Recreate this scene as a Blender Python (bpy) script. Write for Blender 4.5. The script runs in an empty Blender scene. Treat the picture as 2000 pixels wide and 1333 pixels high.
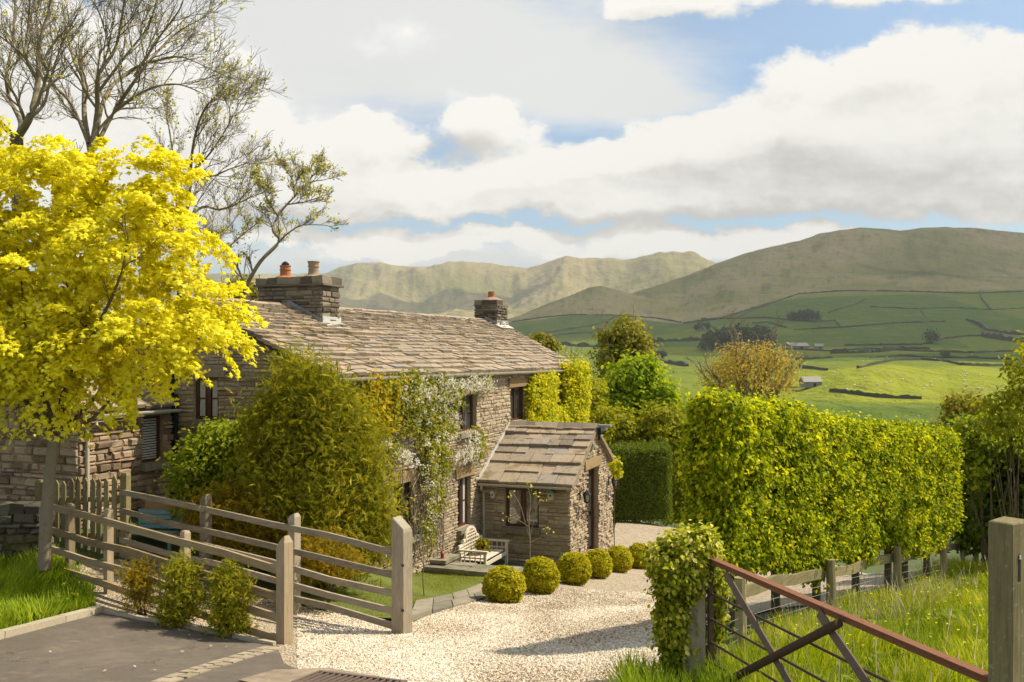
import bpy, math, random
import numpy as np
from mathutils import Vector
from mathutils.geometry import delaunay_2d_cdt
R = math.radians
F = 1804.0; HX, HY = 1000.0, 702.0          # focal length and horizon of the photograph, in its pixels
SC = bpy.context.scene
COL = SC.collection

# ------------------------------------------------------------------ camera, sky, sun, exposure
cam = bpy.data.objects.new('camera', bpy.data.cameras.new('camera'))
COL.objects.link(cam); SC.camera = cam
cam.location = (0, 0, 0); cam.rotation_euler = (R(90), 0, 0)
cam.data.sensor_width = 36; cam.data.lens = 36*F/2000
cam.data.shift_y = (HY-666.5)/2000
cam.data.clip_start = 0.1; cam.data.clip_end = 40000

SUN_AZ, SUN_EL = 12.0, 50.0                 # azimuth from +X towards +Y
sd = Vector((math.cos(R(SUN_AZ))*math.cos(R(SUN_EL)), math.sin(R(SUN_AZ))*math.cos(R(SUN_EL)), math.sin(R(SUN_EL))))
sl = bpy.data.lights.new('sun', 'SUN'); sl.energy = 5.0; sl.angle = R(0.53); sl.color = (1.0, 0.895, 0.71)
so = bpy.data.objects.new('sun', sl); COL.objects.link(so)
so.rotation_euler = sd.to_track_quat('Z', 'Y').to_euler()

SC.view_settings.view_transform = 'Standard'; SC.view_settings.look = 'None'
SC.view_settings.gamma = 1; SC.view_settings.exposure = 0.46
SC.cycles.max_bounces = 8; SC.cycles.diffuse_bounces = 3; SC.cycles.glossy_bounces = 2
SC.cycles.transmission_bounces = 5; SC.cycles.transparent_max_bounces = 8; SC.cycles.volume_bounces = 0
SC.cycles.use_denoising = True
SC.cycles.volume_step_rate = 4

class X:                                     # small arithmetic on shader sockets
    def __init__(s, nt, sock): s.nt, s.s = nt, sock
    def m(s, op, *o):
        n = s.nt.nodes.new('ShaderNodeMath'); n.operation = op
        for i, v in enumerate((s,)+o):
            if isinstance(v, X): s.nt.links.new(v.s, n.inputs[i])
            else: n.inputs[i].default_value = v
        return X(s.nt, n.outputs[0])
    def __add__(s, o): return s.m('ADD', o)
    __radd__ = __add__
    def __sub__(s, o): return s.m('SUBTRACT', o)
    def __mul__(s, o): return s.m('MULTIPLY', o)
    __rmul__ = __mul__
    def __truediv__(s, o): return s.m('DIVIDE', o)
    def mx(s, o): return s.m('MAXIMUM', o)
    def mn(s, o): return s.m('MINIMUM', o)
    def step(s, a, b):
        n = s.nt.nodes.new('ShaderNodeMapRange'); n.interpolation_type = 'SMOOTHSTEP'
        s.nt.links.new(s.s, n.inputs[0]); n.inputs[1].default_value = a; n.inputs[2].default_value = b
        return X(s.nt, n.outputs[0])
def noise(nt, vec, scale, detail=4, rough=0.5, w=None):
    n = nt.nodes.new('ShaderNodeTexNoise'); n.inputs['Scale'].default_value = scale
    n.inputs['Detail'].default_value = detail; n.inputs['Roughness'].default_value = rough
    if vec is not None: nt.links.new(vec, n.inputs['Vector'])
    return n
def mixc(nt, f, a, b, mode='MIX'):
    n = nt.nodes.new('ShaderNodeMix'); n.data_type = 'RGBA'; n.blend_type = mode
    for sock, v in ((n.inputs[0], f), (n.inputs[6], a), (n.inputs[7], b)):
        if isinstance(v, X): nt.links.new(v.s, sock)
        elif isinstance(v, bpy.types.NodeSocket): nt.links.new(v, sock)
        elif isinstance(v, (int, float)): sock.default_value = v
        else: sock.default_value = (*v, 1)
    return n.outputs[2]
def ramp(nt, fac, cols, interp='LINEAR'):
    n = nt.nodes.new('ShaderNodeValToRGB'); e = n.color_ramp.elements; n.color_ramp.interpolation = interp
    k = len(cols)
    while len(e) < k: e.new(0.5)
    for i, c in enumerate(cols):
        p, c = (c if len(c) == 2 else (i/(k-1), c))
        e[i].position = p; e[i].color = (*c, 1)
    if fac is not None: nt.links.new(fac.s if isinstance(fac, X) else fac, n.inputs[0])
    return n.outputs[0]
def comb(nt, x, y, z):
    n = nt.nodes.new('ShaderNodeCombineXYZ')
    for i, v in enumerate((x, y, z)):
        if isinstance(v, X): nt.links.new(v.s, n.inputs[i])
        else: n.inputs[i].default_value = v
    return n.outputs[0]

def make_world():
    w = bpy.data.worlds.new('World'); SC.world = w; w.use_nodes = True
    nt = w.node_tree; nt.nodes.clear()
    out = nt.nodes.new('ShaderNodeOutputWorld'); bg = nt.nodes.new('ShaderNodeBackground')
    bg.inputs['Strength'].default_value = 0.115
    nt.links.new(bg.outputs[0], out.inputs[0])
    sky = nt.nodes.new('ShaderNodeTexSky'); sky.sky_type = 'NISHITA'; sky.sun_disc = False
    sky.sun_elevation = R(SUN_EL); sky.sun_rotation = R(90-SUN_AZ)
    sky.air_density = 1.0; sky.dust_density = 1.6; sky.ozone_density = 1.5
    tc = nt.nodes.new('ShaderNodeTexCoord'); sp = nt.nodes.new('ShaderNodeSeparateXYZ')
    nt.links.new(tc.outputs['Generated'], sp.inputs[0])
    x, y, z = (X(nt, sp.outputs[i]) for i in range(3))
    yy = y.m('ABSOLUTE').mx(0.25)
    a = x/yy*1.804 + 1.0                      # bearing
    b = z/yy*(-1.804) + 0.702                 # height above the horizon, downwards
    def col3(n):
        q = nt.nodes.new('ShaderNodeSeparateColor'); nt.links.new(n.outputs['Color'], q.inputs[0]); return [X(nt, q.outputs[i])-0.5 for i in range(2)]
    cum = [(1.72,.155,.15,.075),(1.60,.25,.24,.09),(1.90,.25,.26,.13),(1.33,.285,.13,.06),(1.22,.35,.24,.05),(1.55,.36,.50,.055),
           (.95,.235,.11,.06),(.71,.265,.075,.055),(.57,.33,.16,.07),(.84,.36,.30,.040),(2.15,.22,.22,.12),(2.0,.14,.05,.05),
           (.80,.39,.42,.028),(.42,.22,.12,.10),(.2,.3,.3,.2),(.1,.1,.3,.1),(.78,.055,.13,.06,.42),(1.45,-.01,.34,.045,.46),(1.78,.0,.24,.035,.42),(1.25,.02,.12,.035,.5)]
    low = [(.78,.475,.30,.026),(1.27,.455,.09,.020),(1.37,.475,.13,.020),(1.56,.46,.11,.018),(1.45,.50,.3,.018),(1.0,.455,.12,.014)]
    def dens(oa, ob, full):
        aa, bb = a+oa, b+ob
        v = comb(nt, aa, bb*1.5, 0.3)
        w1, w2 = noise(nt, v, 3.4, 6, 0.58), noise(nt, v, 10.0, 6, 0.62)
        (r1, g1), (r2, g2) = col3(w1), col3(w2)
        A = aa + r1*0.30 + r2*0.10; B = bb + g1*0.16 + g2*0.065
        D = None
        for cx, cy, rx, ry, *wt in cum+low:
            dx = (A-cx)/rx; dy = (B-cy)/ry; t = ((dx*dx+dy*dy)*-1.0).m('EXPONENT')*(wt[0] if wt else 1.0); D = t if D is None else D + t
        n5 = X(nt, noise(nt, v, 6.0, 9, 0.60).outputs[0])-.5
        n6 = X(nt, noise(nt, v, 22.0, 6, 0.6).outputs[0])-.5
        return D.mn(1.25) + n5*1.1 + n6*.25
    d0 = dens(0, 0, True); d1 = dens(.028, -.050, False)
    veil = [(.72,.07,.36,.17),(1.08,.12,.28,.10),(1.22,.20,.16,.05),(.45,.10,.25,.2),(1.9,-.1,.9,.08),(.6,-.25,.9,.2),(1.2,.5,1.4,.04)]
    V = None
    wis = X(nt, noise(nt, comb(nt, a*0.7, b*2.6, 1.7), 4.5, 8, 0.64).outputs[0])
    for cx, cy, rx, ry in veil:
        dx = (a-cx)/rx; dy = (b-cy)/ry; t = ((dx*dx+dy*dy)*-1.0).m('EXPONENT'); V = t if V is None else V + t
    far = X(nt, noise(nt, comb(nt, x*2, y*2, z*4), 2.2, 6, 0.6).outputs[0]).step(.42, .62)
    side = a.m('SUBTRACT', 1.0).m('ABSOLUTE').step(1.25, 1.7)
    hi = (b*-1.0).step(.15, .45)
    cov_c = d0.step(.30, .62)
    cov_v = (V*0.95 + (wis-.5)*1.4).step(.10, 1.05)*0.85
    cov = cov_c.mx(cov_v).mx(far*side.mx(hi)*.9)
    sh = [(1.40,.355,.30,.045),(1.78,.345,.34,.05),(.93,.285,.12,.030),(.66,.41,.25,.02),(1.7,.015,.3,.02),(1.3,.03,.12,.02),(.82,.31,.1,.03),(1.55,.30,.12,.03)]
    S = None
    for cx, cy, rx, ry in sh:
        dx = (a-cx)/rx; dy = (b-cy)/ry; t = ((dx*dx+dy*dy)*-1.0).m('EXPONENT'); S = t if S is None else S + t
    shade = ((d1-d0)*.85 + S*(wis*.9+.1)*.72 + (d0-.8)*.12 + (wis-.5)*.55 + .12).step(0.0, 0.95)
    cloud = mixc(nt, shade, (6.3, 6.15, 5.75), (3.9, 3.82, 3.6))
    cloud = mixc(nt, (cov_v-cov_c).mx(0), cloud, (5.5, 5.4, 5.05))
    blue = mixc(nt, 0.10, mixc(nt, 1.0, sky.outputs[0], (.80,.92,.95), 'MULTIPLY'), (5.0, 5.9, 6.6))
    fin = mixc(nt, cov, blue, cloud)
    nt.links.new(fin, bg.inputs['Color'])
def n2_f(n, nt): return X(nt, n.outputs[0])
make_world()

# ------------------------------------------------------------------ helpers
def N3(v): return v/np.maximum(np.linalg.norm(v, axis=-1, keepdims=True), 1e-9)
def PX(px, py, Y): return np.array([(px-HX)*Y/F, Y, (HY-py)*Y/F])
class MB:                                     # collects faces for ONE mesh, with a random value r per piece
    def __init__(s): s.V, s.Fc, s.A, s.n = [], [], [], 0
    def add(s, v, faces, r=0.5):
        v = np.asarray(v, float).reshape(-1, 3)
        s.V.append(v); s.A.append(np.broadcast_to(np.asarray(r, float), (len(v),)))
        for f in faces: s.Fc.append([i+s.n for i in f])
        s.n += len(v); return s
    def box(s, c, ax, ay, az, r=0.5, jit=0, rg=None):
        c, ax, ay, az = (np.asarray(q, float) for q in (c, ax, ay, az))
        v = np.array([c+i*ax+j*ay+k*az for k in (-.5, .5) for j in (-.5, .5) for i in (-.5, .5)])
        if jit: v = v + rg.normal(0, jit, v.shape)
        return s.add(v, [(0,2,3,1),(4,5,7,6),(0,1,5,4),(2,6,7,3),(0,4,6,2),(1,3,7,5)], r)
    def bar(s, p, q, w, h, r=0.5, up=(0,0,1)):  # rectangular bar from p to q, width across, height along up
        p, q = np.asarray(p, float), np.asarray(q, float); d = q-p
        u = np.asarray(up, float); sx = np.cross(d, u); sx = sx/np.linalg.norm(sx)
        uz = np.cross(sx, d); uz = uz/np.linalg.norm(uz)
        return s.box((p+q)/2, sx*w, d, uz*h, r)
    def tube(s, pts, rad, n=6, r=0.5, cap=True):
        pts = np.asarray(pts, float); k = len(pts); rad = np.broadcast_to(np.asarray(rad, float), (k,))
        t = np.gradient(pts, axis=0); t = N3(t)
        a = np.cross(t, [0.3, 0.15, 0.94]); bad = np.linalg.norm(a, axis=1) < .15
        a[bad] = np.cross(t[bad], [1, 0, 0]); a = N3(a); b = np.cross(t, a)
        th = np.arange(n)*2*math.pi/n
        v = (pts[:, None]+rad[:, None, None]*(np.cos(th)[None, :, None]*a[:, None]+np.sin(th)[None, :, None]*b[:, None])).reshape(-1, 3)
        f = [(i*n+j, i*n+(j+1) % n, (i+1)*n+(j+1) % n, (i+1)*n+j) for i in range(k-1) for j in range(n)]
        if cap: f += [tuple(range(n))[::-1], tuple((k-1)*n+j for j in range(n))]
        return s.add(v, f, r)
    def lathe(s, c, prof, n=16, r=0.5):       # prof: (radius, z)
        c = np.asarray(c, float); k = len(prof); th = np.arange(n)*2*math.pi/n
        v = np.array([[c[0]+q*math.cos(t), c[1]+q*math.sin(t), c[2]+z] for q, z in prof for t in th])
        f = [(i*n+j, i*n+(j+1) % n, (i+1)*n+(j+1) % n, (i+1)*n+j) for i in range(k-1) for j in range(n)]
        f += [tuple(range(n))[::-1], tuple((k-1)*n+j for j in range(n))]
        return s.add(v, f, r)
    def leaves(s, P, Nn, T, size, tpl, r):    # many copies of a leaf template
        tv, tf = tpl; P = np.asarray(P); m = len(P)
        Nn = N3(Nn); T = T-(T*Nn).sum(1, keepdims=True)*Nn; T = N3(T); B = np.cross(T, Nn)
        sz = np.broadcast_to(np.asarray(size, float), (m,))[:, None, None]
        v = P[:, None]+sz*(tv[None, :, 0:1]*B[:, None]+tv[None, :, 1:2]*T[:, None]+tv[None, :, 2:3]*Nn[:, None])
        k = len(tv); s.V.append(v.reshape(-1, 3)); s.A.append(np.repeat(np.asarray(r, float), k))
        off = s.n+np.arange(m)*k
        if not hasattr(s, 'LF'): s.LF = []
        for f in tf: s.LF.append(off[:, None]+np.array(f)[None])
        s.n += m*k; return s
    def build(s, name, mat, parent=None, smooth=False, origin=None):
        me = bpy.data.meshes.new(name)
        V = np.concatenate(s.V) if s.V else np.zeros((0, 3))
        base = wloc(parent) if parent is not None else np.zeros(3)
        org = np.zeros(3) if origin is None else np.asarray(origin, float)
        V = V-base-org
        tot, lens = [], []
        if s.Fc:
            lens.append(np.array([len(f) for f in s.Fc])); tot.append(np.array([i for f in s.Fc for i in f]))
        for L in getattr(s, 'LF', []):
            lens.append(np.full(len(L), L.shape[1])); tot.append(L.reshape(-1))
        ln = np.concatenate(lens); ix = np.concatenate(tot)
        me.vertices.add(len(V)); me.vertices.foreach_set('co', V.astype(np.float32).ravel())
        me.loops.add(len(ix)); me.loops.foreach_set('vertex_index', ix.astype(np.int32))
        me.polygons.add(len(ln)); st = np.concatenate([[0], np.cumsum(ln)[:-1]])
        me.polygons.foreach_set('loop_start', st.astype(np.int32))
        me.polygons.foreach_set('use_smooth', np.full(len(ln), bool(smooth)))
        at = me.attributes.new('r', 'FLOAT', 'POINT'); at.data.foreach_set('value', np.concatenate(s.A).astype(np.float32))
        me.update(); me.validate()
        o = bpy.data.objects.new(name, me); COL.objects.link(o)
        if mat: me.materials.append(mat)
        if parent is not None: o.parent = parent
        o.location = org
        return o
def wloc(o):
    l = np.zeros(3)
    while o is not None: l = l+np.array(o.location); o = o.parent
    return l
def tag(o, label=None, cat=None, group=None, kind=None):
    if label: o['label'] = label
    if cat: o['category'] = cat
    if group: o['group'] = group
    if kind: o['kind'] = kind
    return o
def thing(name, loc, label, cat, group=None):
    o = bpy.data.objects.new(name, None); COL.objects.link(o); o.location = [float(q) for q in loc]
    o.empty_display_size = .2
    return tag(o, label, cat, group)
def copy_tree(o, parent=None):
    c = o.copy(); COL.objects.link(c)
    if parent is not None: c.parent = parent
    for ch in list(o.children): copy_tree(ch, c)
    return c

# ------------------------------------------------------------------ materials
def new_mat(name):
    m = bpy.data.materials.new(name); m.use_nodes = True; nt = m.node_tree
    return m, nt, nt.nodes['Principled BSDF']
def attr(nt, name='r'):
    n = nt.nodes.new('ShaderNodeAttribute'); n.attribute_name = name; return X(nt, n.outputs['Fac'])
def objco(nt):
    g = nt.nodes.new('ShaderNodeNewGeometry'); return g.outputs['Position']
def bump(nt, bs, h, strength, dist):
    b = nt.nodes.new('ShaderNodeBump'); b.inputs['Strength'].default_value = strength; b.inputs['Distance'].default_value = dist
    nt.links.new(h.s if isinstance(h, X) else h, b.inputs['Height']); nt.links.new(b.outputs[0], bs.inputs['Normal'])
def leafmat(name, cols, trans=0.5, tint=(1.15, 1.1, .55), gloss=.10, rough=.6, boost=1.6):
    gloss = min(gloss, .12)
    m, nt, bs = new_mat(name); nt.nodes.remove(bs)
    c = ramp(nt, attr(nt), [tuple(min(.92, k*boost) for k in q) for q in cols])
    tcol = mixc(nt, 1.0, c, tint, 'MULTIPLY')
    d = nt.nodes.new('ShaderNodeBsdfPrincipled'); nt.links.new(c, d.inputs['Base Color'])
    d.inputs['Roughness'].default_value = rough; d.inputs['Specular IOR Level'].default_value = gloss
    t = nt.nodes.new('ShaderNodeBsdfTranslucent'); nt.links.new(tcol, t.inputs[0])
    mx = nt.nodes.new('ShaderNodeMixShader'); mx.inputs[0].default_value = trans
    nt.links.new(d.outputs[0], mx.inputs[1]); nt.links.new(t.outputs[0], mx.inputs[2])
    nt.links.new(mx.outputs[0], nt.nodes['Material Output'].inputs[0])
    return m
def stonemat(name, cols, nscale=9, b=.6, dirt=(.05, .045, .03), moss=None):
    m, nt, bs = new_mat(name); p = objco(nt)
    c = ramp(nt, attr(nt), cols)
    n1 = noise(nt, p, nscale, 8, .65); n2 = noise(nt, p, nscale*4, 6, .6); n3 = noise(nt, p, 2.2, 5, .6)
    c = mixc(nt, X(nt, n1.outputs[0]).step(.50, .72)*.55, c, dirt)
    c = mixc(nt, X(nt, n2.outputs[0]).step(.56, .72)*.45, c, tuple(min(1, k*1.55) for k in cols[-1]))
    if moss: c = mixc(nt, X(nt, n3.outputs[0]).step(.54, .66)*.7, c, moss)
    nt.links.new(c, bs.inputs['Base Color']); bs.inputs['Roughness'].default_value = .92; bs.inputs['Specular IOR Level'].default_value = .2
    bump(nt, bs, X(nt, n1.outputs[0])*.6+X(nt, n2.outputs[0])*.4, b, .03)
    return m
def woodmat(name, cols, sc=6, upright=False):
    m, nt, bs = new_mat(name); p = objco(nt)
    mp = nt.nodes.new('ShaderNodeMapping'); mp.inputs['Scale'].default_value = (7, 7, .55) if upright else (.7, .7, 9); nt.links.new(p, mp.inputs[0])
    n1 = noise(nt, mp.outputs[0], sc*.9, 8, .68); n2 = noise(nt, p, 2.5, 5, .6); n3 = noise(nt, p, 26, 6, .7); n4 = noise(nt, p, 1.1, 4, .6)
    f = X(nt, n1.outputs[0])*1.15+X(nt, n2.outputs[0])*.5+attr(nt)*.5-.56
    c = ramp(nt, f, cols)
    c = mixc(nt, X(nt, n3.outputs[0]).step(.57, .66)*X(nt, n4.outputs[0]).step(.42, .6)*.75, c, (.33,.32,.20))
    c = mixc(nt, X(nt, n1.outputs[0]).step(.62, .70)*.6, c, tuple(k*.35 for k in cols[0])); nt.links.new(c, bs.inputs['Base Color']); bs.inputs['Roughness'].default_value = .85
    bs.inputs['Specular IOR Level'].default_value = .2
    bump(nt, bs, n1.outputs[0], .5, .01); return m
def plain(name, col, rough=.5, metal=0, spec=.4, var=.25, sc=14):
    m, nt, bs = new_mat(name); n = noise(nt, objco(nt), sc, 6, .6)
    c = mixc(nt, X(nt, n.outputs[0]).step(.35, .75)*var*2, col, tuple(k*.55 for k in col))
    nt.links.new(c, bs.inputs['Base Color']); bs.inputs['Roughness'].default_value = rough; bs.inputs['Metallic'].default_value = metal
    bs.inputs['Specular IOR Level'].default_value = spec
    return m
M = {}
M['stone'] = stonemat('rubble_stone', [(.24,.185,.12),(.30,.235,.155),(.345,.275,.185),(.385,.305,.205),(.42,.33,.22),(.33,.285,.215)], 11, .5)
M['stone_w'] = stonemat('warm_rubble_stone', [(.15,.105,.07),(.26,.18,.12),(.36,.26,.175),(.42,.31,.21),(.32,.255,.185)], 8, .7)
M['chim'] = stonemat('chimney_stone', [(.08,.066,.05),(.135,.11,.08),(.195,.16,.115),(.25,.205,.15),(.21,.18,.14)], 9, .7)
M['slate'] = stonemat('stone_slates', [(.20,.16,.12),(.265,.215,.16),(.32,.26,.19),(.355,.285,.205),(.39,.295,.20),(.29,.26,.22)], 9, .6, (.05,.042,.034), (.16,.125,.055))
M['lintel'] = stonemat('dressed_sandstone', [(.24,.165,.08),(.31,.22,.11),(.34,.26,.15)], 6, .3, (.14,.10,.05))
M['sill'] = stonemat('grey_dressed_stone', [(.16,.14,.105),(.22,.19,.14),(.26,.22,.16)], 6, .4)
M['flag'] = stonemat('flagstone', [(.17,.155,.12),(.24,.21,.16),(.30,.26,.19)], 5, .35, (.11,.10,.07), (.13,.13,.05))
M['setts'] = stonemat('worn_setts', [(.26,.21,.14),(.33,.27,.19),(.37,.31,.22)], 9, .4, (.13,.10,.065))
M['drywall'] = stonemat('dry_stone', [(.06,.052,.04),(.11,.095,.07),(.16,.14,.105)], 10, .8, (.04,.035,.025), (.10,.085,.015))
M['kerb'] = stonemat('concrete_kerb', [(.36,.31,.22),(.42,.36,.26),(.45,.40,.30)], 10, .3, (.22,.18,.12))
M['wood'] = woodmat('fence_timber', [(.11,.072,.034),(.225,.16,.086),(.335,.25,.145),(.44,.345,.22)])
M['wood_up'] = woodmat('upright_timber', [(.12,.088,.05),(.24,.18,.11),(.36,.28,.175),(.47,.385,.265)], upright=True)
M['oldwood'] = woodmat('weathered_timber', [(.10,.078,.052),(.20,.165,.115),(.32,.27,.195),(.46,.40,.31)], 9)
M['greenwood'] = woodmat('algae_timber', [(.085,.068,.032),(.17,.14,.068),(.27,.225,.115),(.36,.30,.175)])
M['oldwood_up'] = woodmat('weathered_upright_timber', [(.10,.078,.052),(.20,.165,.115),(.32,.27,.195),(.46,.40,.31)], 9, True)
M['greenwood_up'] = woodmat('algae_upright_timber', [(.085,.068,.032),(.17,.14,.068),(.27,.225,.115),(.36,.30,.175)], 6, True)
M['teak'] = woodmat('silvered_teak', [(.35,.29,.21),(.50,.43,.32),(.62,.55,.43),(.72,.65,.53)], 9)
M['bark'] = stonemat('bark', [(.10,.075,.045),(.16,.12,.075)], 14, .9, (.05,.035,.02), (.12,.11,.03))
M['barkpale'] = stonemat('pale_bark', [(.22,.18,.125),(.30,.25,.18)], 16, .5, (.12,.10,.06))
M['twig'] = plain('twig_bark', (.26,.215,.135), .9, 0, .1, .4, 5)
M['iron_rust'] = stonemat('rusty_iron', [(.17,.078,.042),(.23,.105,.058)], 22, .3, (.12,.045,.022))
M['iron_dark'] = stonemat('old_iron', [(.055,.035,.022),(.09,.06,.04)], 22, .3, (.03,.018,.012))
M['iron_flat'] = stonemat('worn_flat_iron', [(.13,.095,.075),(.19,.145,.115)], 22, .3, (.09,.05,.035))
M['black'] = plain('black_iron', (.012,.012,.013), .45, .3)
M['brownframe'] = plain('brown_window_frame', (.075,.032,.016), .4)
M['gutter'] = plain('grey_gutter', (.42,.38,.31), .45, 0, .4, .2)
M['white'] = plain('cream_pipe', (.52,.47,.38), .5, 0, .4, .15)
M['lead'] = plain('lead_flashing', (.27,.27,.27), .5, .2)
M['leadlit'] = plain('sunlit_lead', (.55,.54,.50), .55, .1)  # lighter copy of the lead, sunlight put into its colour
M['terra'] = plain('terracotta', (.42,.17,.075), .8, 0, .2, .3)
M['buff'] = plain('buff_clay', (.36,.255,.165), .8, 0, .2, .35)
M['mortar'] = plain('lime_mortar', (.27,.215,.15), .95, 0, .1, .3)
M['mortard'] = plain('dark_mortar', (.10,.085,.06), .95, 0, .1, .3)
M['blue'] = plain('pale_blue_paint', (.22,.45,.55), .6)
M['curtain'] = plain('pale_blind', (.5,.48,.43), .8)
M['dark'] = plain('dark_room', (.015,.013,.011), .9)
M['red'] = plain('red_glaze', (.30,.03,.025), .5)
M['teal'] = plain('teal_paint', (.06,.16,.15), .6)
def glassmat():
    m, nt, bs = new_mat('window_glass'); bs.inputs['Base Color'].default_value = (.045,.05,.052,1); bs.inputs['IOR'].default_value = 2.1
    bs.inputs['Roughness'].default_value = .06; bs.inputs['Specular IOR Level'].default_value = .8
    n = noise(nt, objco(nt), 3, 2, .5); bump(nt, bs, n.outputs[0], .06, .02); return m
M['glass'] = glassmat()
def asphalt():
    m, nt, bs = new_mat('asphalt'); p = objco(nt)
    n1 = noise(nt, p, 1.1, 6, .6); n2 = noise(nt, p, 120, 3, .6); n3 = noise(nt, p, 7, 6, .65)
    c = ramp(nt, X(nt, n1.outputs[0])*.6+X(nt, n3.outputs[0])*.4, [(.3,(.092,.075,.058)),(.5,(.122,.101,.08)),(.7,(.175,.145,.113))])
    c = mixc(nt, X(nt, n2.outputs[0]).step(.55,.72)*.6, c, (.30,.26,.21))
    v = nt.nodes.new('ShaderNodeTexVoronoi'); v.feature = 'DISTANCE_TO_EDGE'; v.inputs['Scale'].default_value = .9
    wv = nt.nodes.new('ShaderNodeVectorMath'); wv.operation = 'MULTIPLY_ADD'; wv.inputs[1].default_value = (.5,.5,.5); nt.links.new(n3.outputs['Color'], wv.inputs[0]); nt.links.new(p, wv.inputs[2]); nt.links.new(wv.outputs[0], v.inputs['Vector'])
    n5 = noise(nt, p, .7, 4, .6)
    crack = (X(nt, v.outputs['Distance'])*-1.0).step(-.022, -.004)*X(nt, n5.outputs[0]).step(.5,.6)
    c = mixc(nt, crack*.8, c, (.035,.03,.022))
    n6 = noise(nt, p, 2.6, 6, .7); c = mixc(nt, X(nt, n6.outputs[0]).step(.60,.68)*.45, c, (.055,.048,.04))
    n7 = noise(nt, p, 1.7, 7, .7); c = mixc(nt, X(nt, n7.outputs[0]).step(.57,.72)*.5, c, (.27,.215,.155))
    nt.links.new(c, bs.inputs['Base Color']); bs.inputs['Roughness'].default_value = .85; bs.inputs['Specular IOR Level'].default_value = .25
    bump(nt, bs, n2.outputs[0], .5, .01); return m
M['asphalt'] = asphalt()
def concrete():
    m, nt, bs = new_mat('worn_concrete'); p = objco(nt)
    n1 = noise(nt, p, 4, 8, .65); n2 = noise(nt, p, 60, 4, .6)
    c = ramp(nt, n1.outputs[0], [(.3,(.17,.13,.09)),(.6,(.30,.235,.165)),(.8,(.36,.29,.21))])
    c = mixc(nt, X(nt, n2.outputs[0]).step(.55,.75)*.4, c, (.42,.36,.28))
    nt.links.new(c, bs.inputs['Base Color']); bs.inputs['Roughness'].default_value = .9; bump(nt, bs, n2.outputs[0], .4, .01); return m
M['concrete'] = concrete()
def gravelmat():
    m, nt, bs = new_mat('cream_gravel'); p = objco(nt)
    v = nt.nodes.new('ShaderNodeTexVoronoi'); v.inputs['Scale'].default_value = 34; nt.links.new(p, v.inputs['Vector'])
    s = nt.nodes.new('ShaderNodeSeparateColor'); nt.links.new(v.outputs['Color'], s.inputs[0])
    c = ramp(nt, s.outputs[0], [(0,(.22,.155,.09)),(.2,(.41,.325,.215)),(.6,(.56,.465,.33)),(1,(.68,.585,.45))])
    c = mixc(nt, X(nt, v.outputs['Distance']).step(.35,.75)*.7, c, (.16,.12,.075))
    n = noise(nt, p, .8, 5, .6); c = mixc(nt, X(nt, n.outputs[0]).step(.45,.7)*.35, c, (.50,.40,.27))
    nt.links.new(c, bs.inputs['Base Color']); bs.inputs['Roughness'].default_value = .9
    bump(nt, bs, X(nt, v.outputs['Distance'])*-1.0, 1.0, .03); return m
M['gravel'] = gravelmat()
def pebblemat():
    m, nt, bs = new_mat('pebbles')
    c = ramp(nt, attr(nt), [(0,(.24,.165,.095)),(.12,(.38,.295,.19)),(.4,(.56,.465,.335)),(.75,(.68,.585,.45)),(1,(.79,.72,.60))])
    nt.links.new(c, bs.inputs['Base Color']); bs.inputs['Roughness'].default_value = .8; return m
M['pebble'] = pebblemat()
def soilgrass(name, a, b, c2):
    m, nt, bs = new_mat(name); p = objco(nt)
    n1 = noise(nt, p, 1.3, 6, .6); n2 = noise(nt, p, 24, 5, .65)
    c = ramp(nt, X(nt, n1.outputs[0])*.5+X(nt, n2.outputs[0])*.5, [(.35,a),(.5,b),(.65,c2)])
    nt.links.new(c, bs.inputs['Base Color']); bs.inputs['Roughness'].default_value = .95; bump(nt, bs, n2.outputs[0], .8, .04); return m
M['turf'] = soilgrass('turf', (.035,.05,.012), (.06,.085,.018), (.10,.12,.03))
M['lawn'] = soilgrass('lawn_turf', (.085,.11,.014), (.12,.15,.02), (.17,.185,.035))
M['soil'] = soilgrass('garden_soil', (.03,.022,.014), (.055,.04,.025), (.09,.07,.045))
M['grass'] = leafmat('grass_blades', [(.07,.115,.007),(.135,.19,.010),(.22,.265,.014),(.31,.325,.04)], .5, (1.2,1.25,.5))
M['meadow'] = leafmat('meadow_blades', [(.08,.125,.008),(.14,.19,.010),(.22,.255,.012),(.29,.295,.018),(.36,.32,.08)], .5, (1.2,1.2,.45))
M['straw'] = leafmat('dry_grass', [(.22,.19,.10),(.34,.29,.17),(.42,.37,.24)], .4, (1,1,.9))
M['lawngrass'] = leafmat('lawn_blades', [(.13,.14,.010),(.18,.19,.014),(.24,.235,.025)], .45, (1.2,1.2,.5))
M['maple'] = leafmat('golden_leaves', [(.24,.22,.008),(.42,.38,.012),(.54,.475,.018),(.61,.54,.045),(.45,.425,.03)], .5, (1.1,1.12,.5), .2)
M['hornbeam'] = leafmat('hornbeam_leaves', [(.04,.07,.004),(.105,.145,.005),(.215,.25,.006),(.35,.36,.008),(.48,.45,.02)], .5, (1.2,1.15,.45), .25)
M['box'] = leafmat('box_leaves', [(.12,.12,.006),(.25,.235,.008),(.37,.335,.012),(.46,.40,.02)], .45, (1.15,1.1,.5), .3)
M['conifer'] = leafmat('golden_conifer', [(.045,.058,.005),(.11,.122,.008),(.195,.20,.012),(.30,.28,.02),(.42,.36,.035)], .4, (1.2,1.05,.5), .15)
M['amber'] = leafmat('amber_shrub_leaves', [(.09,.095,.008),(.17,.155,.010),(.27,.20,.012),(.37,.225,.015)], .4, (1.2,1.0,.5), .15)
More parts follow.
